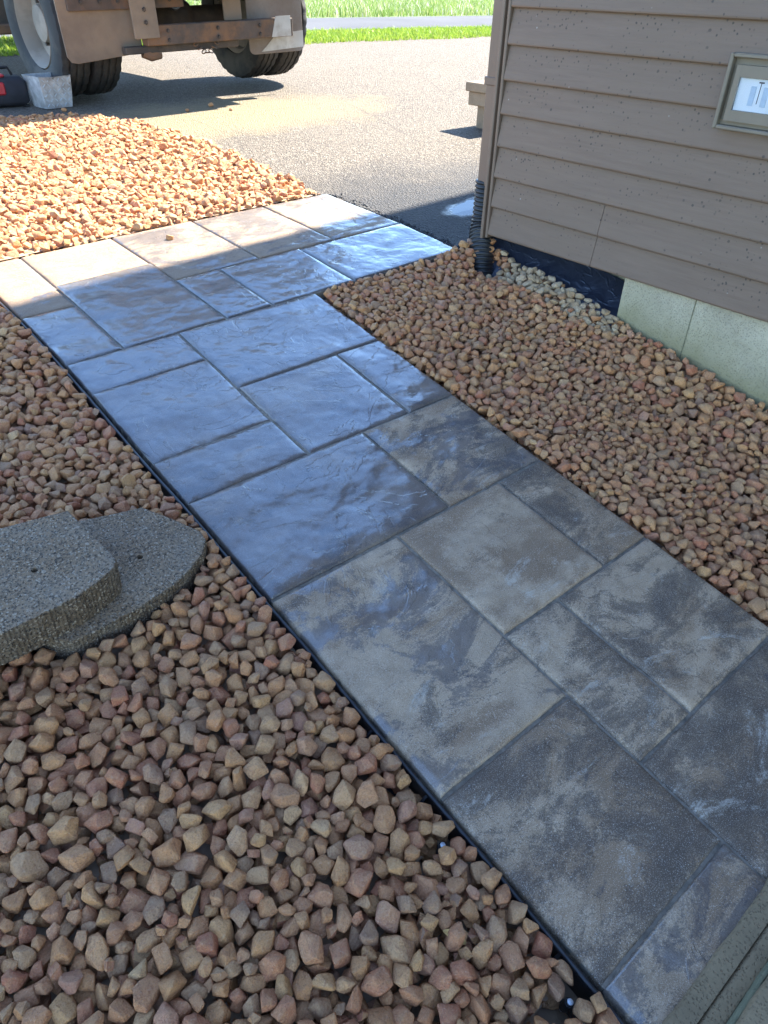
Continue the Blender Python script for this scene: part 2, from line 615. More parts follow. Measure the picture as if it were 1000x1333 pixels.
def concrete(name, col, pits=.8, green=None, scale=1.0, seed=0.0, agg=False):
    t = NT(name)
    g = t.n('ShaderNodeNewGeometry').outputs['Position'] if not agg else t.coord('Object')
    c = t.mix(t.ramp(t.noise(g, 5 * scale, 7, .68), [(.3, 0.0), (.7, 1.0)]), tuple(x * .70 for x in col), tuple(x * 1.15 for x in col))
    if agg:
        vc = t.voro(g, 270, 'F1', 'Color'); sc = t.n('ShaderNodeSeparateColor'); t.l(vc, sc.inputs[0])
        c = t.mix(t.ramp(sc.outputs[0], [(.0, .9), (.40, 0.0)]), c, (.035, .026, .018))
        c = t.mix(t.ramp(sc.outputs[1], [(.80, 0.0), (.96, .7)]), c, (.40, .32, .23))
        c = t.mix(t.ramp(t.noise(g, 9, 5), [(.45, 0.0), (.7, .5)]), c, (.19, .155, .115))
    sp = t.noise(g, 130 * scale, 3, .7)
    c = t.mix(t.ramp(sp, [(.33, .55), (.43, 0.0)]), c, tuple(x * .35 for x in col))
    h = t.math('ADD', t.noise(g, 60 * scale, 5, .7), t.math('MULTIPLY', t.ramp(t.voro(g, 150 * scale, 'F1'), [(.1, 0.0), (.35, 1.0)]), pits))
    if green:
        x, y, z = t.sep(g)
        zz = t.math('ADD', t.math('SUBTRACT', z, t.math('MULTIPLY', y, .157)), t.math('MULTIPLY', t.math('SUBTRACT', t.noise(g, 6, 6, .7), .5), .26))
        c = t.mix(t.ramp(zz, [(.05, .95), (.25, .0)]), c, green)
    nrm = t.bump(h, .6 if not agg else 1.0, .004 if not agg else .006)
    return t.set(c, .85, nrm)


M_FOUND = concrete('foundation_concrete', (.42, .365, .25), 2.0, (.24, .205, .10))
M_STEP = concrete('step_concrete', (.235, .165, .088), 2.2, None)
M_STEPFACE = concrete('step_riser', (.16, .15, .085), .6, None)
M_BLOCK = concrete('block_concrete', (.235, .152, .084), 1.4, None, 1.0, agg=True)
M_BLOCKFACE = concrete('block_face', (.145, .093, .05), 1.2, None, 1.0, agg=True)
M_PALECONC = concrete('pale_block', (.30, .215, .14), .7)
M_BLACK = simple('black_plastic', (.012, .012, .014), .38, 0, .3, 30, .15, 80, dirt=(.03, .028, .026))
M_CORR = simple('black_corrugated', (.014, .014, .015), .42, 0, .3, 20, .1, 90, dirt=(.03, .027, .025))
M_ZINC = simple('zinc', (.55, .60, .64), .5, .6, .1, 60, .1, 120)
M_JOINT = simple('joint_sand', (.20, .165, .125), .9, 0, .4, 60, .6, 200, .004)
M_RUBBER = simple('tyre_rubber', (.022, .021, .021), .75, 0, .3, 8, .3, 60, .004, dirt=(.065, .055, .045))
M_RIM = simple('pale_rim', (.20, .160, .120), .7, .0, .12, 5, .15, 40, dirt=(.30, .25, .20))
M_FLAP = simple('dusty_flap', (.155, .115, .082), .8, 0, .22, 3, .25, 50, .004, dirt=(.22, .165, .115))
M_FLAPGREY = simple('grey_flap', (.23, .20, .175), .75, 0, .18, 3, .25, 50, .004, dirt=(.17, .13, .10))
M_RUST = simple('rusty_steel', (.095, .070, .055), .75, .2, .35, 7, .5, 60, .004, dirt=(.21, .11, .055))
M_CHASSIS = simple('chassis_dark', (.045, .038, .034), .75, .1, .3, 6, .4, 50, .004, dirt=(.10, .075, .055))
M_PAINTW = simple('pale_paint', (.50, .48, .44), .55, 0, .12, 6, .15, 40, dirt=(.30, .25, .20))
M_RED = simple('red_plastic', (.42, .02, .03), .4, 0, .15, 9, .1, 60)
M_NAVY = simple('dark_bag', (.022, .022, .028), .8, 0, .3, 20, .5, 140, .004)
M_ROAD = simple('road_asphalt', (.075, .074, .078), .85, 0, .15, .7, .4, 40, .01)
M_ROAD.node_tree.nodes['Principled BSDF'].inputs['Specular IOR Level'].default_value = .08
M_WHITE = simple('white_plastic', (.78, .79, .79), .35, 0, .03, 20, .03, 90)
M_SHINGLE = simple('shingles', (.06, .055, .05), .9, 0, .3, 10, .6, 60, .01)
M_SOFFIT = simple('soffit_paint', (.42, .36, .30), .6, 0, .06, 5, .1, 30)
M_LEAF = simple('dry_leaf', (.52, .31, .10), .7, 0, .3, 60, .3, 150, .002)
M_REFLGREY = simple('reflection_grey', (.52, .60, .68), .5, 0, .1, 30, .05, 90)


def diamond_mat():
    t = NT('diamond_plate')
    v = t.coord('Object')
    c = t.mix(t.ramp(t.noise(v, 12, 6, .65), [(.35, 0.0), (.65, 1.0)]), (.30, .285, .27), (.62, .61, .60))
    c = t.mix(t.ramp(t.noise(v, 20, 6, .7), [(.58, 0.0), (.68, .8)]), c, (.13, .11, .10))
    return t.set(c, .5, t.bump(t.noise(v, 40, 4, .6), .3, .004), .35)


M_DIAMOND = diamond_mat()


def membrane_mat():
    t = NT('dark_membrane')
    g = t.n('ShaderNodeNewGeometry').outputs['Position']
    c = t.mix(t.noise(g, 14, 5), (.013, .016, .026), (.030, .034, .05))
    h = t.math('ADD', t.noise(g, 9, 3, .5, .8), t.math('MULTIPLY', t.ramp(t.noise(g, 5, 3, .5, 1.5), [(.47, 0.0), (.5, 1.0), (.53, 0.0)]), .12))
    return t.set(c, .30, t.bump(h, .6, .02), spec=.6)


M_MEMB = membrane_mat()


def glass_mat():
    t = NT('clear_cover')
    t.set((.95, .97, 1.0), .04)
    t.b.inputs['Transmission Weight'].default_value = 1.0
    t.b.inputs['IOR'].default_value = 1.3
    return t.m


M_GLASS = glass_mat()

# ================================================================== large structure
def sheet(name, A, B, c, mat, hole=None):
    """grid sheet over the a and b knots following the ground profile"""
    vs = [G(a, b, c if not callable(c) else c(a, b)) for b in B for a in A]
    n = len(A)
    fs = []
    for j in range(len(B) - 1):
        for i in range(n - 1):
            if hole and hole((A[i] + A[i + 1]) / 2, (B[j] + B[j + 1]) / 2):
                continue
            fs.append((j * n + i, j * n + i + 1, (j + 1) * n + i + 1, (j + 1) * n + i))
    return mesh_obj(name, vs, fs, mat)


terr = sheet('ground', [-300, -60, -12, -6, -3, 0, 3, 6, 14, 40, 90, 300], [-60, -20, -6, -2, -1.2, 0, 1, 2.13, 2.535, 3.12, 4, 7.2, 12, 25, 60, 140, 400], -.16, M_TERRAIN)
tag(terr, kind='structure')
soil = sheet('soil', [-4, -2, 0, 1, 2, 3.2, 4.2], [-3, -1.2, 0, 1, 1.2, 1.6, 2.13, 2.535, 3.12, 3.4], -.075, M_SOIL)
tag(soil, kind='structure')
# driveway: everything beyond the path, and the strip beside its upper end
An = [-7, -4, -2, 0, .8, 1.6, 2.0, 2.462, 2.8, 3.2, 4, 6, 9, 14, 22]
Bn = [2.10, 2.13, 2.35, 2.535, 2.80, 3.12, 3.16, 3.4, 3.8, 4.4, 5, 5.5, 6, 6.5, 7.2, 8, 9, 10.4]
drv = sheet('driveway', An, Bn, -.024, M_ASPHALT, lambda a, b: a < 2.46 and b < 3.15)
tag(drv, kind='structure')
# ragged asphalt crumbs at the driveway edge follow later (loose chips)
# road and lawn ground
ZL = gz(8, 9.5)


def road_edge(x, far):
    return (16.6 - .030 * (x - 12.0)) if far else (12.7 - .05 * (x - 9.3))


rv, rf = [], []
for i, x in enumerate(range(-60, 121, 10)):
    yn, yf = road_edge(x, 0), road_edge(x, 1)
    if x < -10: yn = road_edge(-10, 0)
    if x > 45: yn = road_edge(45, 0) + (x - 45) * -.03; yf = road_edge(45, 1) - (x - 45) * .03
    rv += [(x, yn, ZL - .03), (x, (yn + yf) / 2, ZL + .02), (x, yf, ZL - .03)]
    if i:
        k = i * 3
        rf += [(k - 3, k, k + 1, k - 2), (k - 2, k + 1, k + 2, k - 1)]
tag(mesh_obj('road', rv, rf, M_ROAD), kind='structure')
lw = mesh_obj('lawn', [(-60, 10.1, ZL - .04), (22, 9.7, ZL - .04), (120, 9.6, ZL - .04), (120, 400, ZL - .06), (-300, 400, ZL - .06)], [(0, 1, 2, 3, 4)], M_TERRAIN)
tag(lw, kind='structure')


def blades(name, N, xr, yfun, hr, wr, mat, lean=.35, dens_bias=None):
    x = rng.uniform(xr[0], xr[1], N)
    u = rng.random(N)
    y0, y1 = yfun(x)
    y = y0 + (y1 - y0) * u
    h = rng.uniform(hr[0], hr[1], N) * (.7 + .6 * rng.random(N))
    w = rng.uniform(wr[0], wr[1], N)
    th = rng.uniform(0, 2 * np.pi, N)
    dx, dy = np.cos(th), np.sin(th)
    lx, ly = rng.normal(0, lean, N) * h, rng.normal(0, lean, N) * h
    z = np.full(N, ZL - .05)
    V = np.empty((N, 5, 3))
    V[:, 0] = np.stack([x - dx * w, y - dy * w, z], -1)
    V[:, 1] = np.stack([x + dx * w, y + dy * w, z], -1)
    V[:, 2] = np.stack([x + dx * w * .7 + lx * .4, y + dy * w * .7 + ly * .4, z + h * .6], -1)
    V[:, 3] = np.stack([x - dx * w * .7 + lx * .4, y - dy * w * .7 + ly * .4, z + h * .6], -1)
    V[:, 4] = np.stack([x + lx, y + ly, z + h], -1)
    base = (np.arange(N) * 5)[:, None]
    F = np.concatenate([base + [0, 1, 2], base + [0, 2, 3], base + [3, 2, 4]])
    o = np_mesh(name, V.reshape(-1, 3), F, mat, smooth=False)
    tag(o, kind='stuff')
    return o


def lawn_rng(x):
    return 10.10 - .018 * x + .06 * np.sin(x * 1.7) + .05 * np.sin(x * 4.1), np.array([road_edge(min(max(q, -10), 45), 0) for q in x]) - .35


def mead_rng(x):
    y0 = np.array([road_edge(min(max(q, -10), 45), 1) for q in x]) + .2
    return y0, y0 + 30


lg = blades('lawn_grass', 80000, (-6, 24), lawn_rng, (.04, .085), (.006, .012), M_LAWN)
tag(lg, 'short bright green grass strip between the driveway and the road', 'grass')


def mead_near(x):
    a, b = mead_rng(x); return a, a + 9


mg = blades('meadow_grass', 60000, (-8, 34), mead_near, (.10, .24), (.008, .016), M_MEADOW, .3)
tag(mg, 'tall meadow grass with pale seed heads beyond the road', 'grass')
mg2 = blades('meadow_grass', 25000, (-20, 60), lambda x: (mead_rng(x)[0] + 9, mead_rng(x)[0] + 40), (.25, .5), (.03, .05), M_MEADOW, .3)
tag(mg2, 'far meadow grass fading towards the top of the picture', 'grass')

# ------------------------------------------------------------------ path of slabs
U = .2032
A0, B0 = .615, 2.13
base_v, base_f = MB(), None
for (a0, a1, b0, b1) in ((A0 + .004, A0 + 5 * U - .004, -.42, 2.13), (A0 + .004, A0 + 9 * U - .004, 2.13, 3.14)):
    nb = 12
    for i in range(nb):
        p, q = b0 + (b1 - b0) * i / nb, b0 + (b1 - b0) * (i + 1) / nb
        vs = [G(a, b, c) for c in (-.05, -.0085) for b in (p, q) for a in (a0, a1)]
        base_v.add(vs, [(4, 5, 7, 6), (0, 4, 6, 2), (1, 3, 7, 5)] + ([(0, 1, 5, 4)] if i == 0 else []) + ([(2, 6, 7, 3)] if i == nb - 1 else []))
path = base_v.build('path', M_JOINT)
tag(path, kind='structure')

# (a cells, b cells, dark, brown, gloss)
SLABS = [
    (0, 2, -1, 0, .42, .52, .80), (0, 2, -3, -1, .40, .56, .74), (0, 2, -4, -3, .44, .60, .70),
    (2, 5, -2, 0, .42, .46, .86), (2, 4, -4, -2, .42, .56, .74), (4, 5, -4, -2, .48, .48, .76),
    (0, 3, -6, -4, .46, .60, .66), (3, 5, -6, -4, .50, .54, .50),
    (0, 2, -9, -6, .45, .46, .50), (2, 4, -8, -6, .36, .55, .38), (4, 5, -8, -6, .53, .58, .34),
    (2, 3, -10, -8, .55, .50, .36), (3, 5, -10, -8, .53, .48, .34),
    (0, 2, -11, -9, .545, .60, .40), (2, 5, -12, -10, .60, .57, .38), (0, 2, -12.3, -11, .48, .50, .44),
    (2, 5, -12.3, -12, .48, .46, .4),
    # upper rows towards the driveway; sunlit slabs coloured browner to hold back the sun
    (0, 1, 0, 2, .42, .50, .85), (0, 1, 2, 5, .40, .68, .42), (1, 3, 0, 3, .42, .68, .68), (1, 3, 3, 5, .38, .70, .25),
    (3, 4, 0, 2, .44, .52, .90), (4, 6, 0, 2, .42, .46, .95), (6, 9, 0, 2, .38, .42, 1.0),
    (3, 5, 2, 5, .42, .70, .52), (5, 7, 2, 5, .40, .68, .52), (7, 9, 2, 5, .38, .64, .54),
]


def make_paver(a0, a1, b0, b1, col, seed):
    gap = .0036
    a0 += gap; a1 -= gap; b0 += gap; b1 -= gap
    ca, cb = (a0 + a1) / 2, (b0 + b1) / 2
    step = .0165
    na, nb = max(6, int((a1 - a0) / step)), max(6, int((b1 - b0) / step))
    ch = .0075

    def knots(lo, hi, n):
        return [lo, lo + ch * .35, lo + ch] + [lo + ch + (hi - lo - 2 * ch) * i / n for i in range(1, n)] + [hi - ch, hi - ch * .35, hi]
    KA, KB = knots(a0, a1, na), knots(b0, b1, nb)
    off = Vector((seed * 7.31, seed * 3.17, 1.7))
    fr = place(ca, cb, 0)
    inv = fr.inverted()
    # a hair of settling in each slab
    ta, tb, tc = random.uniform(-.003, .003), random.uniform(-.003, .003), random.uniform(-.0012, .0012)
    vs = []
    nA, nB = len(KA), len(KB)

    def edge(i, n):
        d = min(i, n - 1 - i)
        return (-.0075, -.0030, -.0004)[d] if d < 3 else 0.0
    for j, b in enumerate(KB):
        for i, a in enumerate(KA):
            e = min(edge(i, nA), edge(j, nB))
            q = Vector((a * 1.0, b * 2.2, 0)) * 6.0 + off
            r = noise.fractal(q, .9, 2.1, 4) if True else 0
            led = noise.noise(Vector((a * 5 + b * 3, b * 11 - a * 4, 3.3)) + off)
            h = r * .0016 + (.0020 if led > .18 else (.0010 if led > .05 else 0)) + noise.noise(Vector((a * 60, b * 60, 0)) + off) * .0005
            m_ = min(min(i, nA - 1 - i) / 4, min(j, nB - 1 - j) / 4, 1)
            wob = noise.noise(Vector((a * 35, b * 35, 5)) + off) * .0016 if (i in (0, nA - 1) or j in (0, nB - 1)) else 0
            aa = a + (wob if i in (0, nA - 1) else 0); bb = b + (wob if j in (0, nB - 1) else 0)
            vs.append(Vector((aa - ca, bb - cb, e + (h - .001) * m_ + ta * (a - ca) * 2 + tb * (b - cb) * 2 + tc)))
    fs = []
    for j in range(nB - 1):
        for i in range(nA - 1):
            fs.append((j * nA + i, j * nA + i + 1, (j + 1) * nA + i + 1, (j + 1) * nA + i))
    # sides
    ring = [i for i in range(nA)] + [j * nA + nA - 1 for j in range(1, nB)] + [(nB - 1) * nA + i for i in range(nA - 2, -1, -1)] + [j * nA for j in range(nB - 2, 0, -1)]
    n0 = len(vs)
    vs += [Vector((vs[k].x, vs[k].y, -.044)) for k in ring]
    L = len(ring)
    for k in range(L):
        k2 = (k + 1) % L
        fs.append((ring[k], n0 + k, n0 + k2, ring[k2]))
    o = mesh_obj('paver', vs, fs, M_PAVER, path, True)
    o.matrix_world = fr
    o.color = (*col, 1)
    autosmooth(o, 50)
    return o


for k, (i0, i1, j0, j1, dk, br, gl) in enumerate(SLABS):
    make_paver(A0 + i0 * U, A0 + i1 * U, B0 + j0 * U, B0 + j1 * U, (dk, br, gl), k + 1)

# ------------------------------------------------------------------ gravel
def hull_stone(seed, ax, fine):
    """an angular broken stone: convex hull of a few scattered points, edges worn a little round"""
    import bmesh
    r = np.random.default_rng(seed)
    n = int(r.integers(10, 15))
    k = np.arange(n) + .5
    ph = np.arccos(1 - 2 * k / n); th = np.pi * (1 + 5 ** .5) * k + r.uniform(0, 6)
    D = np.stack([np.cos(th) * np.sin(ph), np.sin(th) * np.sin(ph), np.cos(ph)], -1) + r.normal(0, .26, (n, 3))
    D /= np.linalg.norm(D, axis=1)[:, None]
    Q, _ = np.linalg.qr(r.normal(size=(3, 3)))
    D = (D @ Q) * r.uniform(.90, 1.12, n)[:, None] * np.array(ax)
    bm = bmesh.new()
    for p in D: bm.verts.new(p)
    res = bmesh.ops.convex_hull(bm, input=bm.verts)
    bmesh.ops.delete(bm, geom=[e for e in res['geom_interior'] if isinstance(e, bmesh.types.BMVert)], context='VERTS')
    bmesh.ops.dissolve_limit(bm, angle_limit=math.radians(17), verts=bm.verts, edges=bm.edges)
    if fine:
        bmesh.ops.bevel(bm, geom=list(bm.edges), offset=.085, offset_type='OFFSET', segments=2, profile=.5, affect='EDGES', clamp_overlap=True)
    bmesh.ops.triangulate(bm, faces=bm.faces)
    if fine:
        bmesh.ops.subdivide_edges(bm, edges=[e for e in bm.edges if e.calc_length() > .55], cuts=1)
        bmesh.ops.triangulate(bm, faces=bm.faces)
        off = Vector(r.uniform(-50, 50, 3))
        for v in bm.verts:
            v.co *= 1 + .060 * noise.fractal(v.co * 2.0 + off, 1.0, 2.0, 3)
    bm.verts.index_update()
    V = np.array([v.co[:] for v in bm.verts]); F = np.array([[v.index for v in f.verts] for f in bm.faces])
    bm.free()
    return V, F


NPROTO = 30
AXES = [(1.10, rng.uniform(.78, .98), rng.uniform(.58, .85)) for _ in range(NPROTO)]
LOW = [hull_stone(100 + k, AXES[k], False) for k in range(NPROTO)]
HIGH = [hull_stone(100 + k, AXES[k], True) for k in range(NPROTO)]


def proto_mesh(k, mat):
    me = bpy.data.meshes.new('stone')
    me.from_pydata(HIGH[k][0].tolist(), [], HIGH[k][1].tolist())
    me.polygons.foreach_set('use_smooth', [True] * len(me.polygons))
    me.materials.append(mat)
    try: me.set_sharp_from_angle(angle=math.radians(34))
    except Exception: pass
    return me


PM = [proto_mesh(k, M_STONE_O) for k in range(NPROTO)]
PC = [proto_mesh(k, M_CREAM_O) for k in range(8)]


def rot_mats(n, flat=.45):
    """random spin about the vertical, tilted a little off flat"""
    a = rng.uniform(0, 2 * np.pi, n); tx = rng.normal(0, flat, n); ty = rng.normal(0, flat, n)
    ca, sa = np.cos(a), np.sin(a); cx, sx = np.cos(tx), np.sin(tx); cy, sy = np.cos(ty), np.sin(ty)
    Z = np.zeros(n); O = np.ones(n)
    Rz = np.array([[ca, -sa, Z], [sa, ca, Z], [Z, Z, O]]).transpose(2, 0, 1)
    Rx = np.array([[O, Z, Z], [Z, cx, -sx], [Z, sx, cx]]).transpose(2, 0, 1)
    Ry = np.array([[cy, Z, sy], [Z, O, Z], [-sy, Z, cy]]).transpose(2, 0, 1)
    return Rx @ Ry @ Rz


def deposit(box, inside, floor, ceil, N, rmean, cand=7, cell=.006, sizes=None):
    """drop N stones one by one into the lowest of a few spots; returns a, b, c, r, proto, R"""
    a0, a1, b0, b1 = box
    nx, ny = int((a1 - a0) / cell) + 1, int((b1 - b0) / cell) + 1
    gx = a0 + np.arange(nx) * cell; gy = b0 + np.arange(ny) * cell
    X, Y = np.meshgrid(gx, gy, indexing='ij')
    Hm = floor(X, Y).astype(np.float64)
    H0 = Hm.copy()
    Rm = rot_mats(N)
    rr = np.clip(rng.normal(rmean, rmean * .17, N), rmean * .62, rmean * 1.55)
    rr[int(N * .74):] *= .70            # small ones find the gaps last
    pk = rng.integers(0, NPROTO, N)
    out = []
    ax = np.array(AXES) * .78
    for k in range(N):
        r = rr[k]
        e = ax[pk[k]] * r
        Ai = Rm[k] @ np.diag(1 / e ** 2) @ Rm[k].T
        ext = np.sqrt(np.diag(Rm[k] @ np.diag(e ** 2) @ Rm[k].T))
        hx, hy = max(1, int(ext[0] / cell)), max(1, int(ext[1] / cell))
        dx = np.arange(-hx, hx + 1) * cell; dy = np.arange(-hy, hy + 1) * cell
        DX, DY = np.meshgrid(dx, dy, indexing='ij')
        q2 = Ai[2, 2]; q1 = Ai[0, 2] * DX + Ai[1, 2] * DY
        q0 = Ai[0, 0] * DX ** 2 + 2 * Ai[0, 1] * DX * DY + Ai[1, 1] * DY ** 2 - 1
        disc = q1 ** 2 - q2 * q0
        ok = disc > 0
        sq = np.sqrt(np.where(ok, disc, 0))
        lo = np.where(ok, (-q1 - sq) / q2, 9.0); hi = np.where(ok, (-q1 + sq) / q2, -9.0)
        best = None
        for _ in range(cand if k < N * .4 else cand * 4):
            i = rng.integers(hx, max(hx + 1, nx - hx)); j = rng.integers(hy, max(hy + 1, ny - hy))
            if i + hx >= nx or j + hy >= ny: continue
            if not inside(gx[i], gy[j], r): continue
            hp = Hm[i - hx:i + hx + 1, j - hy:j + hy + 1]
            z = (hp - lo).max()
            zr = z - H0[i, j]
            if best is None or zr < best[3]: best = (z, i, j, zr)
        if best is None: continue
        z, i, j, _ = best
        if z + ext[2] * .6 > ceil(gx[i], gy[j]): continue
        hp = Hm[i - hx:i + hx + 1, j - hy:j + hy + 1]
        np.maximum(hp, z + hi, out=hp)
        out.append((gx[i], gy[j], z, r, pk[k], k, ext[2]))
    o = np.array([x[:5] + (x[6],) for x in out])
    return o, Rm[[x[5] for x in out]], Hm, (a0, b0, cell)


def visible(P, mpx=0):
    x, y, w = to_px(P)
    return (x > -mpx) & (x < 1000 + mpx) & (y > -mpx) & (y < 1333 + mpx) & (w > .1)


def gravel_bed(name, label, box, inside, floor, ceil, N, rmean, frame_fn, n_single=300, low=False, cream=None):
    o, Rm, Hm, hinfo = deposit(box, inside, floor, ceil, N, rmean)
    P = frame_fn(o[:, 0], o[:, 1], o[:, 2])
    # local basis of the surface at each stone
    nb = len(o)
    t = np.interp(o[:, 1], _bt, _pt[:, 2])
    ct, st = np.cos(t), np.sin(t); Z = np.zeros(nb); On = np.ones(nb)
    Fm = np.array([[On, Z, Z], [Z, ct, -st], [Z, st, ct]]).transpose(2, 0, 1)
    RM = Fm @ Rm
    # exposure: how far the stone's top stands up against what lies round it
    a0, b0, cell = hinfo
    ii = ((o[:, 0] - a0) / cell).astype(int); jj = ((o[:, 1] - b0) / cell).astype(int)
    exposed = (o[:, 2] + o[:, 5]) - Hm[np.clip(ii, 0, Hm.shape[0] - 1), np.clip(jj, 0, Hm.shape[1] - 1)] > -.003
    _, _, w = to_px(P)
    score = np.where(exposed & visible(P, -6), o[:, 3] / w, 0)
    if cream is not None:
        score *= np.array([3.0 if cream(x, y) else 1.0 for x, y in o[:, :2]])
    order = np.argsort(-score)
    single = [k for k in order[:n_single] if score[k] > 0]
    # bed floor as the setting piece
    base = bed_floor(name, box, inside, floor, frame_fn)
    tag(base, kind='structure')
    rest = np.ones(nb, bool); rest[single] = False
    for k in single:
        me = PM[int(o[k, 4])]
        if cream is not None and cream(o[k, 0], o[k, 1]) and rng.random() < .85: me = PC[int(o[k, 4]) % 8]
        ob = bpy.data.objects.new('stone', me)
        COL.objects.link(ob); ob.parent = base
        mm = Matrix((RM[k] * o[k, 3]).tolist()).to_4x4(); mm.translation = P[k]
        ob.matrix_world = mm
    idx = np.nonzero(rest)[0]
    fine = exposed & visible(P, 25) & (o[:, 3] > .014) & (not low)
    Vl, Fl, nv = [], [], 0
    for k in idx:
        T, F = (HIGH if fine[k] else LOW)[int(o[k, 4])]
        Vl.append((T * o[k, 3]) @ RM[k].T + P[k]); Fl.append(F + nv)
        nv += len(T)
    # grit and chips between the stones, where the camera can tell them
    ng = 0 if low else 7000
    ga, gb = rng.uniform(box[0], box[1], ng), rng.uniform(box[2], box[3], ng)
    gr_ = rng.uniform(.0025, .0075, ng)
    if ng:
        gc = floor(ga, gb) + .021
        GP = frame_fn(ga, gb, gc)
        GR = rot_mats(ng, 1.2)
        vis = visible(GP, 30)
        for k in range(ng):
            if vis[k] and inside(ga[k], gb[k], .006):
                T, F = LOW[k % NPROTO]
                Vl.append((T * gr_[k]) @ GR[k].T + GP[k]); Fl.append(F + nv); nv += len(T)
    Vs, Fs = np.concatenate(Vl), np.concatenate(Fl)
    lo = np_mesh('loose_stones', Vs, Fs, M_STONE_I, base, True)
    tag(lo, kind='stuff')
    try: lo.data.set_sharp_from_angle(angle=math.radians(34))
    except Exception: pass
    return base, o, Hm


def bed_floor(name, box, inside, floor, fn):
    a0, a1, b0, b1 = box
    n, m = 90, 130
    A = np.linspace(a0, a1, n); B = np.linspace(b0, b1, m)
    AA, BB = np.meshgrid(A, B)
    bump = np.array([noise.fractal(Vector((x * 22, y * 22, 3.1)), 1.0, 2.0, 3) for x, y in zip(AA.ravel(), BB.ravel())])
    C = (floor(AA, BB) + .020).ravel() + bump * .006
    P = fn(AA.ravel(), BB.ravel(), C)
    fs = [(j * n + i, j * n + i + 1, (j + 1) * n + i + 1, (j + 1) * n + i) for j in range(m - 1) for i in range(n - 1)
          if inside((A[i] + A[i + 1]) / 2, (B[j] + B[j + 1]) / 2, .008)]
    return mesh_obj(name, P, fs, M_SOIL, None, True)


def on_c(px, py, c):
    """path coordinates of a pixel on the plane c above the lower path (design measurement)"""
    R = np.array(CAM_R); d = R @ np.array([(px - 500) / FPX, -(py - 666.5) / FPX, -1.0])
    n = np.array(frame_at(1.0).col[2]); C = np.array(CAM_C)
    s = (c - n @ (C - np.array(G(0, 0, 0)))) / (n @ d)
    P = C + d * s - np.array(G(0, 0, 0))
    f = frame_at(1.0)
    return (float(P @ np.array(f.col[0])), float(P @ np.array(f.col[1])))


lowt, upt = .040, .132
LT = [(268, 701), (265, 719), (249, 740), (225, 763), (182, 791), (122, 823), (92, 836), (60, 830), (20, 815), (-40, 800)]
lower = [on_c(x, y, lowt) for x, y in LT[::-1]] + [on_c(x, y, lowt) for x, y in ((261, 691), (225, 675), (185, 660))]
lower += [(lower[-1][0] - .16, lower[-1][1] + .04), (lower[0][0], lower[0][1] + .12)]
UT = [(151, 727), (149, 738), (132, 754), (100, 777), (60, 797), (0, 826), (-60, 848), (-120, 862)]
upper = [on_c(x, y, upt) for x, y in UT[::-1]] + [on_c(x, y, upt) for x, y in ((120, 695), (88, 664), (0, 687), (-90, 708))]


def in_poly(x, y, poly):
    c = False
    n = len(poly)
    for i in range(n):
        (x1, y1), (x2, y2) = poly[i], poly[i - 1]
        if (y1 > y) != (y2 > y) and x < (x2 - x1) * (y - y1) / (y2 - y1) + x1: c = not c
    return c


def near_poly(x, y, poly, r):
    return in_poly(x, y, poly) or any(in_poly(x + r * math.cos(k), y + r * math.sin(k), poly) for k in (0, .8, 1.6, 2.4, 3.1, 3.9, 4.7, 5.5))


EDGE_A = .606                      # outer face of the black edging


def in_left(a, b, r):
    if a + r * .72 > EDGE_A - .004: return False
    if a > .50 and min(abs(b - q) for q in (.237, -.084)) < .020: return False
    if a < .62 and .85 < b < 1.5 and near_poly(a, b, lower, r * .7): return False
    return True


def fl_left(X, Y):
    f = -.064 + .010 * np.sin(X * 5 + 1) * np.sin(Y * 4.3)
    # thin cover and bare ground along the edging by the camera
    return f + 0 * X


gravel_bed('gravel_bed', None, (-1.05, .60, -.45, 3.16), in_left, fl_left, lambda a, b: .030 if (b > .8 and a < .5 and b < 1.5 and near_poly(a, b, upper, .02)) else .020 + .012 * math.sin(a * 4) * math.sin(b * 3), 19000, .0232, Gn, 300)


def in_right(a, b, r):
    if a - r * .8 < A0 + 5 * U + .004: return False
    if b + r * .8 > 2.122: return False
    lim = 2.53 if b < 1.28 else 2.53 + (b - 1.28) * .05
    if a + r * .7 > lim: return False
    if (a - 2.47) ** 2 + (b - 1.97) ** 2 < (.062 + r * .6) ** 2: return False
    return True


def fl_right(X, Y):
    return -.070 - .055 * np.exp(-((X - 2.44) ** 2 + (Y - 1.90) ** 2) / .012) + .050 * np.clip((X - 2.22) / .3, 0, 1) + .012 * np.sin(X * 6) * np.sin(Y * 5 + 1)


gravel_bed('gravel_bed', None, (1.60, 2.58, -.5, 2.14), in_right, fl_right, lambda a, b: .014 + .060 * max(0, (a - 2.22) / .3) - .06 * math.exp(-((a - 2.44) ** 2 + (b - 1.90) ** 2) / .012), 9500, .0225, Gn, 300,
           cream=lambda a, b: (a > 2.405 and 1.24 < b < 1.95))


def right_lim(b):
    # right boundary of the sunlit bed
    return float(np.interp(b, [3.1, 3.3, 4.5, 5.2, 5.6, 5.85, 6.05], [2.44, 2.42, 2.50, 2.40, 2.22, 1.75, 1.2]))


def in_sun(a, b, r):
    if b - r * .8 < 3.155: return False
    if b > 5.98: return False
    return a < right_lim(b) + .03 * math.sin(b * 17) - r * .5


def fl_sun(X, Y):
    return -.026 + .02 * np.sin(X * 3 + 2) * np.sin(Y * 2.6) * np.clip((Y - 3.15), 0, 1)


def fl_sun_floor(X, Y):
    return fl_sun(X, Y)


gravel_bed('gravel_bed', None, (-.35, 2.56, 3.145, 6.02), in_sun, fl_sun, lambda a, b: .03, 8500, .0236, Gn, 300, low=True)

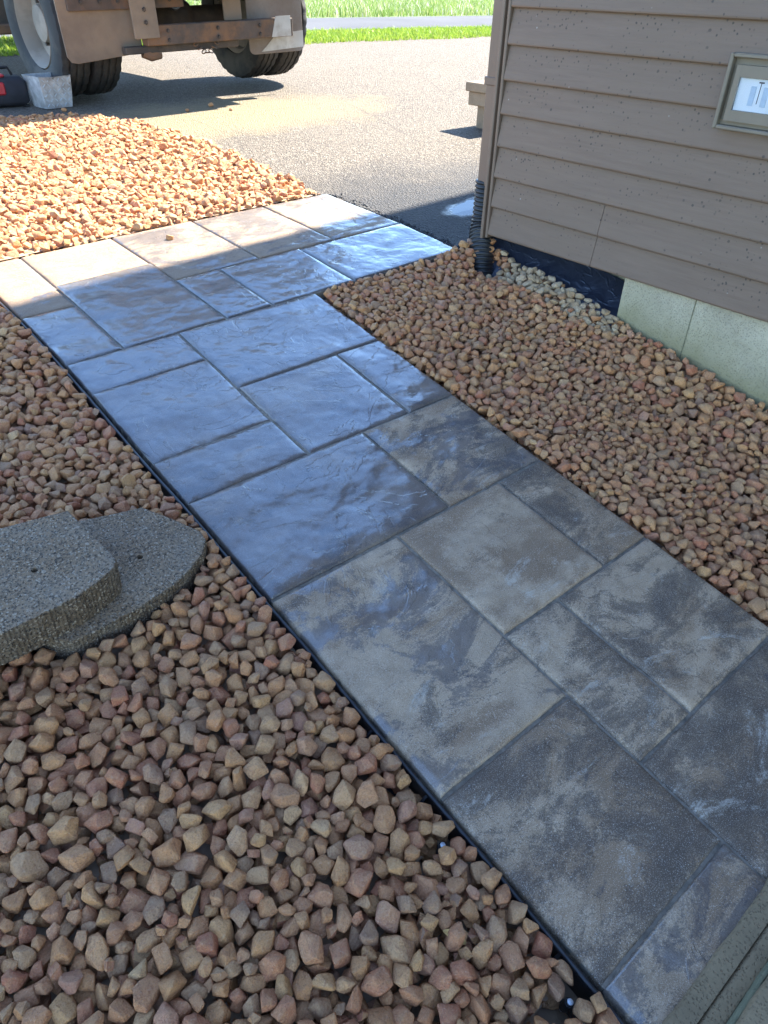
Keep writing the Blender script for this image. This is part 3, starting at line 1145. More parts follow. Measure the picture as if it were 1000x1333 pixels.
# ------------------------------------------------------------------ house
house = empty('house', Matrix.Translation((2.517, 1.965, gz(2.517, 1.965))))
HI = house.matrix_world.inverted()
HX, HY1, HY0 = 2.517, 1.967, -6.0
Z0, EXP = .438, .1191


def hb(mb, name, mat, parent=None, smooth=None):
    o = mb.build(name, mat, house if parent is None else parent)
    o.matrix_parent_inverse = Matrix.Identity(4)
    o.matrix_world = Matrix.Identity(4)
    return o


def plank(z, y0, y1, x=HX):
    """one lapped board on the long wall; the lower edge stands proud with a short return"""
    mb = MB()
    n = max(1, int((y1 - y0) / .25))
    prof = [(x + .020, z + .000), (x + .0035, z - .0005), (x + .0005, z + .0025), (x, z + .007), (x + .0175, z + EXP + .004), (x + .034, z + EXP + .004), (x + .034, z + .001)]
    vs = []
    for i in range(n + 1):
        y = y0 + (y1 - y0) * i / n
        bow = .0012 * noise.noise(Vector((y * 2.2, z * 9, 0)))
        for (px, pz) in prof:
            vs.append((px + bow, y, pz))
    m_ = len(prof)
    fs = [tuple(range(m_)), tuple(n * m_ + k for k in range(m_ - 1, -1, -1))]
    for i in range(n):
        for k in range(m_):
            k2 = (k + 1) % m_
            fs.append((i * m_ + k, (i + 1) * m_ + k, (i + 1) * m_ + k2, i * m_ + k2))
    mb.add(vs, fs)
    return mb


for k in range(11):
    z = Z0 + EXP * k
    cuts = {0: 1.412, 1: 1.405, 4: -.6, 5: -.6, 8: .35}.get(k)
    if cuts:
        hb(plank(z, cuts + .0009, HY1 - .004), 'plank', M_SIDING)
        hb(plank(z - .0006, HY0, cuts, HX + .0016), 'plank', M_SIDING)
    else:
        hb(plank(z, HY0, HY1 - .004), 'plank', M_SIDING)
up = MB()
for k in range(11, 41):
    q = plank(Z0 + EXP * k, HY0, HY1 - .004)
    up.add(q.v, q.f)
ZT = Z0 + EXP * 41
# end wall boards (facing the driveway)
for k in range(0, 41):
    z = Z0 + EXP * k
    y = 1.992
    vs = [(2.535, y - .030, z), (2.535, y, z), (2.535, y - .012, z + EXP + .004), (2.535, y - .030, z + EXP + .004)]
    vs += [(9.6, b, c) for (_, b, c) in vs]
    up.add(vs, [(0, 1, 2, 3), (7, 6, 5, 4), (0, 4, 5, 1), (1, 5, 6, 2), (2, 6, 7, 3), (3, 7, 4, 0)])
up.add([(2.535, 1.962, ZT), (9.6, 1.962, ZT), (6.07, 1.962, ZT + 1.75), (2.535, 1.93, ZT), (9.6, 1.93, ZT), (6.07, 1.93, ZT + 1.75)], [(0, 2, 1), (3, 4, 5), (0, 1, 4, 3), (1, 2, 5, 4), (2, 0, 3, 5)])
hb(up, 'wall', M_SIDING)
core = MB()
core.box(((2.565 + 9.58) / 2, (HY0 + 1.955) / 2, (Z0 + .004 + ZT) / 2), (9.58 - 2.565, 1.955 - HY0, ZT - Z0 - .004))
hb(core, 'wall_core', M_TRIM)
# corner post: two ribs with a groove
ct_ = MB()
ct_.box((HX - .001 + .025, 1.9725, (.424 + ZT) / 2), (.05, .013, ZT - .424), bev=.003)
ct_.box((HX - .004 + .025, 1.9995, (.414 + ZT) / 2), (.05, .015, ZT - .414), bev=.003)
ct_.box((HX + .012 + .02, 1.9862, (.424 + ZT) / 2), (.036, .014, ZT - .424))
ct_.box((HX + .05, 2.0035, (.414 + ZT) / 2), (.092, .012, ZT - .414), bev=.003)
hb(ct_, 'corner_trim', M_TRIM)
# foundation
fd = MB()
fd.box((2.545 + 3.4, (1.262 + HY0) / 2, (Z0 - .004 - 1.2) / 2), (6.8, 1.262 - HY0, Z0 - .004 + 1.2), bev=.004)
hb(fd, 'foundation', M_FOUND)
fd2 = MB()
fd2.box((2.72 + 3.2, 1.60, -.10), (6.4, .672, 1.06))
hb(fd2, 'foundation', M_FOUND)
# tie hole / form seam on the foundation
sm_ = MB()
sm_.box((2.5443, .955, .25), (.003, .003, .36))
hb(sm_, 'seam', M_STEPFACE)
kn = MB(); kn.lathe([(-.004, .0), (-.004, .007), (.0, .011), (.002, .011)], 14, 'X', (2.546, .955, .185))
hb(kn, 'tie_plug', M_STEPFACE)
# roof with wide overhangs
rm = MB()
RX0, RX1, RY0, RY1 = 2.02, 10.12, HY0 - .5, 3.08
xm = 6.07; pitch = .5
for sx in (-1, 1):
    x_e = RX0 if sx < 0 else RX1
    ze = ZT + .05 - .02 + (0.0)
    zr = ze + abs(xm - x_e) * pitch
    vs = [(x_e, RY0, ze), (x_e, RY1, ze), (xm, RY1, zr), (xm, RY0, zr)]
    vs += [(a, b, c + .16) for a, b, c in vs]
    rm.add(vs, [(0, 1, 2, 3), (7, 6, 5, 4), (0, 4, 5, 1), (1, 5, 6, 2), (2, 6, 7, 3), (3, 7, 4, 0)])
hb(rm, 'roof', M_SHINGLE)
sf = MB()
sf.box(((RX0 + 2.51) / 2 + .005, (RY0 + RY1) / 2, ZT + .012), (2.51 - RX0 - .02, RY1 - RY0 - .02, .015))
hb(sf, 'soffit', M_SOFFIT)
# outlet box on the wall
ob_c = MB()
by0, by1, bz0, bz1 = .80, 1.042, .984, 1.19
cy_, cz_ = (by0 + by1) / 2, (bz0 + bz1) / 2
for (c, d) in (((HX - .006, by1 - .006, cz_), (.05, .012, bz1 - bz0)), ((HX - .006, by0 + .006, cz_), (.05, .012, bz1 - bz0)),
               ((HX - .006, cy_, bz1 - .006), (.05, by1 - by0 - .0241, .012)), ((HX - .006, cy_, bz0 + .006), (.05, by1 - by0 - .0241, .012))):
    ob_c.box(c, d, bev=.003)
ob_c.box((HX + .008, cy_, cz_), (.03, by1 - by0 - .025, bz1 - bz0 - .025))
outlet = hb(ob_c, 'outlet_box', M_GREYTRIM)
cv = MB()
cv.box((HX - .010, cy_ + .002, cz_ - .004), (.022, by1 - by0 - .062, .022), bev=.003)
cv = MB()
wy0, wy1, wz0, wz1 = .862, .995, 1.040, 1.128
y0_, y1_, z0_, z1_ = by0 + .030, by1 - .030, bz0 + .026, bz1 - .030
for (c, d) in (((HX - .014, (y1_ + wy1) / 2, (z0_ + z1_) / 2), (.026, y1_ - wy1, z1_ - z0_)), ((HX - .014, (y0_ + wy0) / 2, (z0_ + z1_) / 2), (.026, wy0 - y0_, z1_ - z0_)),
               ((HX - .014, (wy0 + wy1) / 2, (z1_ + wz1) / 2), (.026, wy1 - wy0 - .0004, z1_ - wz1)), ((HX - .014, (wy0 + wy1) / 2, (z0_ + wz0) / 2), (.026, wy1 - wy0 - .0004, wz0 - z0_))):
    cv.box(c, d)
hb(cv, 'cover', M_GREYTRIM, outlet)
pl_ = MB(); pl_.box((HX - .0135, (wy0 + wy1) / 2, (wz0 + wz1) / 2), (.008, wy1 - wy0 - .001, wz1 - wz0 - .001))  # white plate and grey shapes stand in for the reflection in the cover
hb(pl_, 'reflection_plate', M_WHITE, outlet)
sl_ = MB()
for yy in (.945, .905):
    sl_.box((HX - .0180, yy, 1.082), (.002, .017, .052), bev=.0006)
hb(sl_, 'reflection_bar', M_REFLGREY, outlet)
sl2 = MB()
sl2.box((HX - .0182, .925, 1.119), (.002, .016, .0035)); sl2.box((HX - .0182, .925, 1.090), (.0022, .0014, .055))
hb(sl2, 'reflection_line', M_CHASSIS, outlet)
gp = MB(); gp.box((HX - .0230, (wy0 + wy1) / 2, (wz0 + wz1) / 2), (.0025, wy1 - wy0 - .001, wz1 - wz0 - .001))
hb(gp, 'clear_cover', M_GLASS, outlet)
tag(house, 'brown lapped-siding house wall on a pale concrete foundation with outlet box', 'house')

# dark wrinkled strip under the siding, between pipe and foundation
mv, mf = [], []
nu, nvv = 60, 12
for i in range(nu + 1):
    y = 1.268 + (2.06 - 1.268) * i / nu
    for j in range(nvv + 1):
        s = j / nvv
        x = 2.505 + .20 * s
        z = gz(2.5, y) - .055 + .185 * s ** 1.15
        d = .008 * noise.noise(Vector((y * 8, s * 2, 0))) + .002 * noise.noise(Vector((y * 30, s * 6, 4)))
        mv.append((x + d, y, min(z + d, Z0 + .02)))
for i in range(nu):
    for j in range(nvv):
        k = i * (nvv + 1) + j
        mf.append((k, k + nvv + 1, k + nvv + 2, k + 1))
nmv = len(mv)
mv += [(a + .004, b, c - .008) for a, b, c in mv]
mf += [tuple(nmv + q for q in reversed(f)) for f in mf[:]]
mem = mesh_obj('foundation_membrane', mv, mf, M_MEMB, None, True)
tag(mem, 'dark blue-black wrinkled sheet under the siding between pipe and pale foundation', 'membrane')

# ------------------------------------------------------------------ corrugated drain pipe at the house corner
pr = empty('drain_pipe', Matrix.Translation((2.50, 2.03, gz(2.5, 2.03))))
PI_ = pr.matrix_world.inverted()


def pipe_mesh(pts, r0, pitch_, depth):
    pts = [Vector(p) for p in pts]
    L = [0]
    for p, q in zip(pts, pts[1:]): L.append(L[-1] + (q - p).length)
    tot = L[-1]
    n = int(tot / pitch_ * 6)
    out, rad = [], []
    for i in range(n + 1):
        s = tot * i / n
        k = max(j for j in range(len(L)) if L[j] <= s + 1e-9); k = min(k, len(pts) - 2)
        out.append(pts[k].lerp(pts[k + 1], (s - L[k]) / (L[k + 1] - L[k])))
        ph = (i % 6) / 6
        rad.append(r0 - depth if ph in (0,) or i % 6 == 5 else (r0 if 2 <= i % 6 <= 3 else r0 - depth * .25))
    return out, rad


zc = gz(2.46, 1.99)
def bez(p0, p1, p2, p3, n=16):
    return [Vector(p0) * (1 - t) ** 3 + Vector(p1) * 3 * t * (1 - t) ** 2 + Vector(p2) * 3 * t * t * (1 - t) + Vector(p3) * t ** 3 for t in [i / n for i in range(n + 1)]]
pp = [(2.592, 2.072, .64), (2.592, 2.072, .55)] + bez((2.592, 2.072, .50), (2.59, 2.07, .40), (2.535, 2.02, .42), (2.487, 1.950, .235), 18)
o_, r_ = pipe_mesh(pp, .0575, .0185, .008)
# the pipe narrows where it is squeezed on to the downspout
r_ = [r * (.80 if p.z > .50 else (.80 + .22 * (.50 - p.z) / .12 if p.z > .38 else 1.02)) for r, p in zip(r_, o_)]
mb = MB(); mb.tube([PI_ @ p for p in o_], 1, 28, True, r_)
autosmooth(mb.build('corrugated_pipe', M_CORR, pr), 70)
mb = MB(); mb.box(PI_ @ Vector((2.592, 2.060, (.62 + ZT) / 2)), (.075, .066, ZT - .62), bev=.008)
mb.build('downspout', M_TRIM, pr)
mb = MB(); mb.box(PI_ @ Vector((2.592, 2.053, 1.02)), (.085, .09, .03), bev=.003)
mb.build('strap', M_TRIM, pr)
tag(pr, 'black corrugated drain pipe bending into the gravel at the house corner', 'drain pipe')

# ------------------------------------------------------------------ black edging along the path
ed = empty('paver_edging', place(EDGE_A, 1.2, 0))
EI = ed.matrix_world.inverted()
mb = MB()
Bk = [-.42 + i * .06 for i in range(62)]
Bk = [b for b in Bk if b < 3.12] + [3.14]


def wav(b):
    return .0025 * math.sin(b * 3.1) + .0012 * math.sin(b * 11)


vs = []
for b in Bk:
    for (da, c) in ((-.004, -.070), (-.004, -.010), (.004, -.010), (.004, -.070)):
        vs.append(EI @ G(EDGE_A + da + wav(b), b, c - .006))
fs = []
for i in range(len(Bk) - 1):
    for k in range(4):
        k2 = (k + 1) % 4
        fs.append((i * 4 + k, i * 4 + k2, (i + 1) * 4 + k2, (i + 1) * 4 + k))
mb.add(vs, fs)
mb.build('edging_wall', M_BLACK, ed)
mb = MB(); mb.tube([EI @ G(EDGE_A + wav(b), b, -.011) for b in Bk], .0055, 8)
autosmooth(mb.build('top_bead', M_BLACK, ed), 60)
mb = MB()
vs = []
for b in Bk:
    for da in (-.046, -.036):
        for c in (-.058, -.050):
            vs.append(EI @ G(EDGE_A + da + wav(b), b, c))
mb.add(vs, sum([[(i * 4, i * 4 + 4, i * 4 + 5, i * 4 + 1), (i * 4 + 1, i * 4 + 5, i * 4 + 7, i * 4 + 3), (i * 4 + 3, i * 4 + 7, i * 4 + 6, i * 4 + 2)] for i in range(len(Bk) - 1)], []))
mb.build('base_flange', M_BLACK, ed)
bb = -.38
kk = 0
SPK = (.237, -.084)
while bb < 3.1:
    mb = MB()
    e0 = EDGE_A + wav(bb)
    mb.add([EI @ G(e0 - .003, bb + s, c) for s in (-.003, .003) for c in (-.062, -.016)] + [EI @ G(e0 - .042, bb + s, -.050) for s in (-.003, .003)],
           [(0, 1, 4), (2, 5, 3), (1, 3, 5, 4), (0, 2, 3, 1)])
    mb.build('brace', M_BLACK, ed)
    for sb in ([q for q in SPK if abs(q - bb) <= .0885]):
        mb = MB()
        mb.lathe([(-.030, .0), (-.030, .008), (.0, .009), (.003, .008), (.003, .0045)], 14, 'Z')
        r1 = mb.build('spike_ring', M_BLACK, ed); r1.matrix_world = place(e0 - .046, sb, -.022)
        autosmooth(r1, 40)
        mb = MB()
        mb.lathe([(-.05, .004), (.002, .004), (.0022, .0056), (.0036, .0052), (.0044, .0030), (.0045, .0)], 14, 'Z')
        r2 = mb.build('spike', M_ZINC, ed); r2.matrix_world = place(e0 - .046, sb, -.016)
        autosmooth(r2, 40)
    bb += .177
    kk += 1
tag(ed, 'black plastic paver edging with spikes between slabs and left gravel', 'edging')

# ------------------------------------------------------------------ curved concrete blocks lying on the gravel
def curved_block(top, thick, c_top, hole, label, front_idx):
    """top: outline (a,b) ccw in path coordinates; front_idx: range of the ribbed curved front"""
    ca = sum(p[0] for p in top) / len(top); cb = sum(p[1] for p in top) / len(top)
    mw = place(ca, cb, c_top)
    root = empty('edging_block', mw)
    out = [(p[0] - ca, p[1] - cb) for p in top]
    # resample finely; ribs on the curved front
    pts = []
    n = len(out)
    for i in range(n):
        p, q = Vector(out[i]), Vector(out[(i + 1) % n])
        L = (q - p).length
        m_ = max(1, int(L / .0045)) if i in front_idx else max(1, int(L / .02))
        nr = Vector((q.y - p.y, -(q.x - p.x))).normalized()
        for k in range(m_):
            u = p.lerp(q, k / m_)
            if i in front_idx:
                u += nr * (random.uniform(.0002, .0020) if k % 2 else random.uniform(-.0014, 0)) + nr * .0012 * noise.noise(Vector((u.x * 90, u.y * 90, 0)))
            else:
                u += nr * .0015 * noise.noise(Vector((u.x * 60, u.y * 60, 2)))
            pts.append((u.x, u.y))
    N = len(pts)
    hx, hy = hole[0] - ca, hole[1] - cb
    hn = 18
    rings = []
    for (sc, z) in ((1.0, -thick), (1.003, -thick * .5), (1.0, -.006), (.995, -.0015), (.985, 0.0)):
        rings.append([(x * sc, y * sc, z + (.0008 * noise.noise(Vector((x * 80, y * 80, z * 40))))) for x, y in pts])
    vs = sum(rings, [])
    fs = [tuple(range(N - 1, -1, -1))]
    for r in range(4):
        for i in range(N):
            j = (i + 1) % N
            fs.append((r * N + i, r * N + j, (r + 1) * N + j, (r + 1) * N + i))
    body_side = mesh_obj('block_face', vs, fs, M_BLOCKFACE, root)
    # top with a real hole, as a triangulated annulus
    import bmesh
    bm = bmesh.new()
    o_l = [bm.verts.new(v) for v in rings[4]]
    h_l = [bm.verts.new((hx + .0072 * math.cos(k * 2 * math.pi / hn) * (1 + .1 * math.sin(k * 3)), hy + .0072 * math.sin(k * 2 * math.pi / hn), -.0006)) for k in range(hn)]
    ee = [bm.edges.new((o_l[i], o_l[(i + 1) % N])) for i in range(N)] + [bm.edges.new((h_l[i], h_l[(i + 1) % hn])) for i in range(hn)]
    bmesh.ops.triangle_fill(bm, use_beauty=True, use_dissolve=False, edges=ee)
    for f in list(bm.faces):
        c = f.calc_center_median()
        if (c.x - hx) ** 2 + (c.y - hy) ** 2 < .0050 ** 2: bm.faces.remove(f)
    b_l = [bm.verts.new((v.co.x, v.co.y, -.04)) for v in h_l]
    for i in range(hn):
        bm.faces.new((h_l[i], h_l[(i + 1) % hn], b_l[(i + 1) % hn], b_l[i]))
    bm.faces.new(b_l)
    bmesh.ops.recalc_face_normals(bm, faces=bm.faces)
    me = bpy.data.meshes.new('block_top'); bm.to_mesh(me); bm.free()
    me.materials.append(M_BLOCK)
    if me.polygons[0].normal.z < 0: me.flip_normals()
    link(bpy.data.objects.new('block_top', me), root)
    tag(root, label, 'concrete block', 'curved blocks on the gravel')
    return root


def arc(p, q, bulge, n=14):
    p, q = Vector(p), Vector(q)
    nr = Vector((q.y - p.y, -(q.x - p.x))).normalized()
    return [tuple(p.lerp(q, t) + nr * bulge * 4 * t * (1 - t)) for t in [i / n for i in range(n + 1)]]


curved_block(lower, .075, lowt, on_c(182, 725, lowt), 'lower curved concrete block with one hole, half under the other block', set(range(3, 9)))
curved_block(upper, .094, upt, on_c(45, 742, upt), 'upper curved concrete block with one hole, resting on the other block', set(range(0, 7)))

# ------------------------------------------------------------------ concrete step at the near end
st = empty('concrete_step', place(1.1, -.27, 0))
SI = st.matrix_world.inverted()


def step_box(b0, b1, c0, c1, name, mat, bev=.006, a0=.50, a1=2.6):
    f = frame_at(0.0)
    n = 160
    prof = [(b1, c0), (b1 + .000, c1 - bev), (b1 - bev * .4, c1 - bev * .3), (b1 - bev, c1), (b0, c1), (b0, c0)]
    vs = []
    for i in range(n + 1):
        a = a0 + (a1 - a0) * i / n
        w = .0022 * noise.fractal(Vector((a * 16, b1 * 90, 0)), 1.0, 2.0, 4)
        vs += [SI @ G(a, b + (w if k < 4 else 0), c + (w * .5 if 0 < k < 5 else 0)) for k, (b, c) in enumerate(prof)]
    m_ = len(prof); fs = [tuple(range(m_)), tuple(n * m_ + k for k in range(m_ - 1, -1, -1))]
    for i in range(n):
        for k in range(m_):
            fs.append((i * m_ + k, (i + 1) * m_ + k, (i + 1) * m_ + (k + 1) % m_, i * m_ + (k + 1) % m_))
    o = mesh_obj(name, vs, fs, mat, st)
    autosmooth(o, 50)
    return o


step_box(-.2375, -.202, -.16, .012, 'nosing', M_STEP, .008)
step_box(-.2680, -.2376, -.16, .0125, 'nosing', M_STEP, .010)
step_box(-.275, -.2685, -.16, .030, 'riser', M_STEPFACE, .004)
step_box(-1.30, -.2755, -.16, .046, 'tread', M_STEP, .006)
tag(st, 'weathered grooved concrete step edge in the bottom right corner', 'step')

# ------------------------------------------------------------------ dump truck on the driveway
TYAW = math.radians(1.5)
tz = gz(3.4, 6.5) - .024
tk = empty('dump_truck', Matrix.Translation((3.45, 6.59, .545)) @ Matrix.Rotation(TYAW, 4, 'Z') @ Matrix.Rotation(math.radians(-1.5), 4, 'Y'))
TR = .50


def tyre(xc, side):
    root = empty('wheel', Matrix.Identity(4)); root.parent = tk
    root.matrix_parent_inverse = Matrix.Identity(4)
    root.matrix_local = Matrix.Translation((xc, 0, TR))
    w = .125
    prof = [(-w * .80, .30), (-w * .95, .33), (-w, .40), (-w * .97, .455), (-w * .88, .487), (-w * .72, .497)]
    tread = []
    for g_ in (-.45, -.02, .43):
        tread += [(w * (g_ - .09), .5), (w * (g_ - .07), .488), (w * (g_ + .05), .488), (w * (g_ + .07), .5)]
    prof = prof + tread + [(-t, r) for t, r in prof[::-1]]

    def mod(t, r, k):
        if r >= .487 and abs(t) > .2 * w:
            return r - (.010 if k % 3 == 0 else 0)
        return r
    mb = MB(); mb.lathe(prof, 96, 'X', (0, 0, 0), mod)
    autosmooth(mb.build('tyre', M_RUBBER, root), 35)
    mb = MB()
    if side < 0:   # dished outer rim
        mb.lathe([(-w * .70, .300), (-w * .85, .292), (-w * .55, .27), (w * .1, .25), (w * .25, .16), (w * .1, .13), (-w * .35, .12), (-w * .45, .08), (-w * .45, 0)], 40, 'X')
    else:
        mb.lathe([(-w * .7, .30), (-w * .5, .27), (0, .26), (w * .5, .27), (w * .7, .30)], 40, 'X')
        mb.lathe([(0, .26), (0, .0)], 40, 'X')
    autosmooth(mb.build('rim', M_RIM, root), 40)
    if side < 0:
        nut = None
        for k in range(10):
            a = k * math.pi / 5
            mb = MB(); mb.lathe([(-.012, 0), (-.012, .013), (.02, .013)], 6, 'X')
            nut = mb.build('wheel_nut', M_CHASSIS, root) if nut is None else link(nut.copy(), root)
            nut.location = (-w * .05, .145 * math.cos(a), .145 * math.sin(a))


for xc, sd_ in ((-1.045, -1), (-.785, 1), (.745, 1), (1.015, 1)):
    tyre(xc, sd_)
mb = MB(); mb.tube([(-.62, 0, TR), (.62, 0, TR)], .075, 16)
mb.lathe([(-.22, .075), (-.19, .13), (-.10, .19), (0, .215), (.10, .19), (.19, .13), (.22, .075)], 24, 'X', (0, 0, TR - .02))
autosmooth(mb.build('rear_axle', M_CHASSIS, tk), 40)
mb = MB()
mb.tube([(.55, -.26, .47), (.55, -.26, .40), (.58, -.20, .36)], .022, 8)
mb.box((.50, -.24, .44), (.16, .05, .05), bev=.008); mb.box((.62, -.22, .375), (.07, .08, .07), bev=.012)
mb.build('brake_chamber', M_RIM, tk)
for s in (-1, 1):
    mb = MB(); mb.box((s * .43, 2.0, .86), (.085, 6.0, .26), bev=.006)
    mb.build('frame_rail', M_CHASSIS, tk)
    mb = MB()
    for q in range(4):
        mb.box((s * .55, 0, .62 + q * .022), (.08, 1.1 - q * .22, .018))
    mb.build('leaf_spring', M_CHASSIS, tk)
mb = MB(); mb.box((0, -.80, .78), (.94, .10, .20), bev=.008)
mb.build('cross_member', M_CHASSIS, tk)


def panel(outl, y, th, name, mat, bow=.0):
    """flat plate standing in the x/z plane of the truck"""
    M_ = Matrix.Translation((0, y, 0)) @ Matrix.Rotation(math.pi / 2, 4, 'X')
    mb = MB(); mb.prism(outl, -th / 2, th / 2, M_, min(th * .3, .003))
    return mb.build(name, mat, tk)


def rounded(x0, x1, z0, z1, r=.05, n=5):
    o = []
    for (cx, cz, a0) in ((x1 - r, z0 + r, -90), (x1 - .004, z1 - .004, 0), (x0 + .004, z1 - .004, 90), (x0 + r, z0 + r, 180)):
        rr = r if cz < (z0 + z1) / 2 else .004
        for k in range(n + 1):
            a = math.radians(a0 + 90 * k / n)
            o.append((cx + rr * math.cos(a), cz + rr * math.sin(a)))
    return o


FY = -.64
panel([(-1.12, .282), (-.64, .318), (-.605, .335), (-.59, .37), (-.595, 1.15), (-1.20, 1.15), (-1.19, .33), (-1.165, .292)], FY, .012, 'mud_flap', M_FLAP)
panel(rounded(-1.12, -.20, .60, .70, .01), FY - .022, .02, 'flap_bar', M_RUST)
panel(rounded(.385, .95, .245, 1.15, .05), FY + .0, .012, 'mud_flap', M_FLAPGREY)
mb = MB()
mb.box((.08, FY - .075, .434), (1.36, .10, .130), bev=.006)
mb.build('bumper_bar', M_RUST, tk)
mb = MB()
mb.add([(.535, FY - .129, .372), (.735, FY - .129, .372), (.735, FY - .129, .515), (.585, FY - .129, .515), (.535, FY - .124, .372), (.735, FY - .124, .372), (.735, FY - .124, .515), (.585, FY - .124, .515)],
       [(0, 1, 2, 3), (7, 6, 5, 4), (0, 4, 5, 1), (1, 5, 6, 2), (2, 6, 7, 3), (3, 7, 4, 0)])
mb.build('end_plate', M_PAINTW, tk)
mb = MB()
mb.add([(.50, FY - .009, .262), (.95, FY - .009, .275), (.95, FY - .009, .395), (.67, FY - .009, .385), (.50, FY - .007, .262), (.95, FY - .007, .275), (.95, FY - .007, .395), (.67, FY - .007, .385)],
       [(0, 1, 2, 3), (7, 6, 5, 4), (0, 4, 5, 1), (1, 5, 6, 2), (2, 6, 7, 3), (3, 7, 4, 0)])
mb.build('flap_patch', M_PAINTW, tk)
for (x0, x1, nm) in ((-.70, -.50, 'hanger_plate'), (.14, .30, 'hanger_plate')):
    panel(rounded(x0, x1, .42 if x0 < 0 else .50, 1.1, .01), FY - .135 if x0 < 0 else FY - .05, .02, nm, M_FLAP)
mb = MB(); mb.box((-.27, FY - .05, .345), (1.0, .07, .05), bev=.006)
mb.build('lower_bar', M_CHASSIS, tk)
mb = MB(); mb.box((-.17, -.30, .86), (.60, .35, .40), bev=.02)
mb.build('hitch_housing', M_CHASSIS, tk)
mb = MB(); mb.tube([(-.62, FY - .05, .325), (-.56, FY - .06, .30), (-.48, FY - .05, .31)], .035, 10)
mb.build('tow_hook', M_RUST, tk)
# bolts, air hoses and a safety chain on the rear frame
bolt = None
for (x, y, z) in [(-1.02 + q * .14, FY - .036, .65) for q in range(6)] + [(-.42, FY - .131, .46), (-.42, FY - .131, .40), (.02, FY - .131, .46), (.02, FY - .131, .40), (.42, FY - .131, .46), (.42, FY - .131, .40), (-.60, FY - .151, .52), (-.60, FY - .151, .60)]:
    if bolt is None:
        mb = MB(); mb.lathe([(0, .016), (.001, .016), (.0012, .010), (-.010, .010), (-.0101, 0)], 6, 'Y')
        bolt = mb.build('bolt', M_CHASSIS, tk); bo = bolt
    else:
        bo = link(bolt.copy(), tk)
    bo.location = (x, y, z)
for (p0, p1, p2, p3) in (((-.40, -.55, .95), (-.38, -.62, .55), (-.20, -.62, .50), (-.08, -.45, .70)), ((.30, -.50, .95), (.34, -.60, .45), (.44, -.50, .36), (.55, -.24, .44)), ((-.30, -.5, .9), (-.25, -.6, .6), (.1, -.6, .56), (.22, -.5, .8))):
    mb = MB(); mb.tube(bez(p0, p1, p2, p3, 14), .013, 8)
    autosmooth(mb.build('air_hose', M_BLACK, tk), 60)
link_p = None
for q in range(7):
    z = .36 - .028 * math.sin(q * math.pi / 6) * 2.2
    mb = MB()
    ringp = [(.012 * math.cos(k * math.pi / 5), 0, .021 * math.sin(k * math.pi / 5)) for k in range(11)]
    if link_p is None:
        mb.tube(ringp, .0045, 6, False)
        link_p = mb.build('chain_link', M_RUST, tk); lo_ = link_p
    else:
        lo_ = link(link_p.copy(), tk)
    lo_.matrix_local = Matrix.Translation((-.18 + q * .032, FY - .10, z)) @ Matrix.Rotation(math.radians(70 if q < 3 else (90 if q == 3 else 110)), 4, 'Y') @ Matrix.Rotation(math.radians(90 * (q % 2)), 4, 'Z')
# tail lights on the cross bar
for xx in (-.05, .12):
    mb = MB(); mb.lathe([(-.02, .05), (.01, .05), (.018, .035), (.018, 0)], 18, 'Y', (xx, FY - .06, .86))
    mb.build('tail_light', M_RED, tk)
# tipping body: floor, sides and tailgate
mb = MB()
mb.box((0, 1.55, 1.16), (2.40, 4.9, .12), bev=.01)
for s in (-1, 1):
    mb.box((s * 1.17, 1.55, 1.72), (.06, 4.9, 1.0), bev=.01)
    for q in range(6):
        mb.box((s * 1.225, -.75 + q * .9, 1.70), (.05, .10, .96), bev=.008)
mb.box((0, 3.97, 1.72), (2.28, .06, 1.0), bev=.01)
mb.build('dump_body', M_PAINTW, tk)
mb = MB(); mb.box((0, -.925, 1.68), (2.30, .05, .92), bev=.01)
for q in range(5): mb.box((-1.0 + q * .5, -.975, 1.68), (.09, .05, .9), bev=.008)
mb.build('tailgate', M_PAINTW, tk)
# tank and cab further forward
mb = MB(); mb.box((-.98, 1.55, .64), (.50, 1.15, .52), bev=.05)
mb.build('fuel_tank', M_CHASSIS, tk)
mb = MB(); mb.box((-1.02, 2.0, .42), (.36, 2.4, .07), bev=.01)
mb.build('side_step', M_RUST, tk)
mb = MB(); mb.box((0, 5.1, 1.55), (2.3, 1.7, 1.9), bev=.08)
mb.build('cab', M_PAINTW, tk)
for s in (-1, 1):
    root = empty('wheel', Matrix.Identity(4)); root.parent = tk; root.matrix_local = Matrix.Translation((s * 1.0, 5.2, TR))
    mb = MB(); mb.lathe([(-.12, .30), (-.14, .40), (-.11, .49), (.11, .49), (.14, .40), (.12, .30)], 40, 'X'); autosmooth(mb.build('tyre', M_RUBBER, root), 40)
    mb = MB(); mb.lathe([(-.10, .30), (-.06, .2), (-.10, .1), (-.10, 0)], 30, 'X'); mb.lathe([(.10, .30), (.06, .2), (.10, .1), (.10, 0)], 30, 'X'); autosmooth(mb.build('rim', M_RIM, root), 40)
tag(tk, 'dusty dump truck seen from behind with rusty bumper bar and mud flaps', 'truck')

# ------------------------------------------------------------------ things beside the truck
def at_ground(x, y, rz=0.0, dz=-.024):
    return Matrix.Translation((x, y, gz(x, y) + dz)) @ Matrix.Rotation(rz, 4, 'Z')


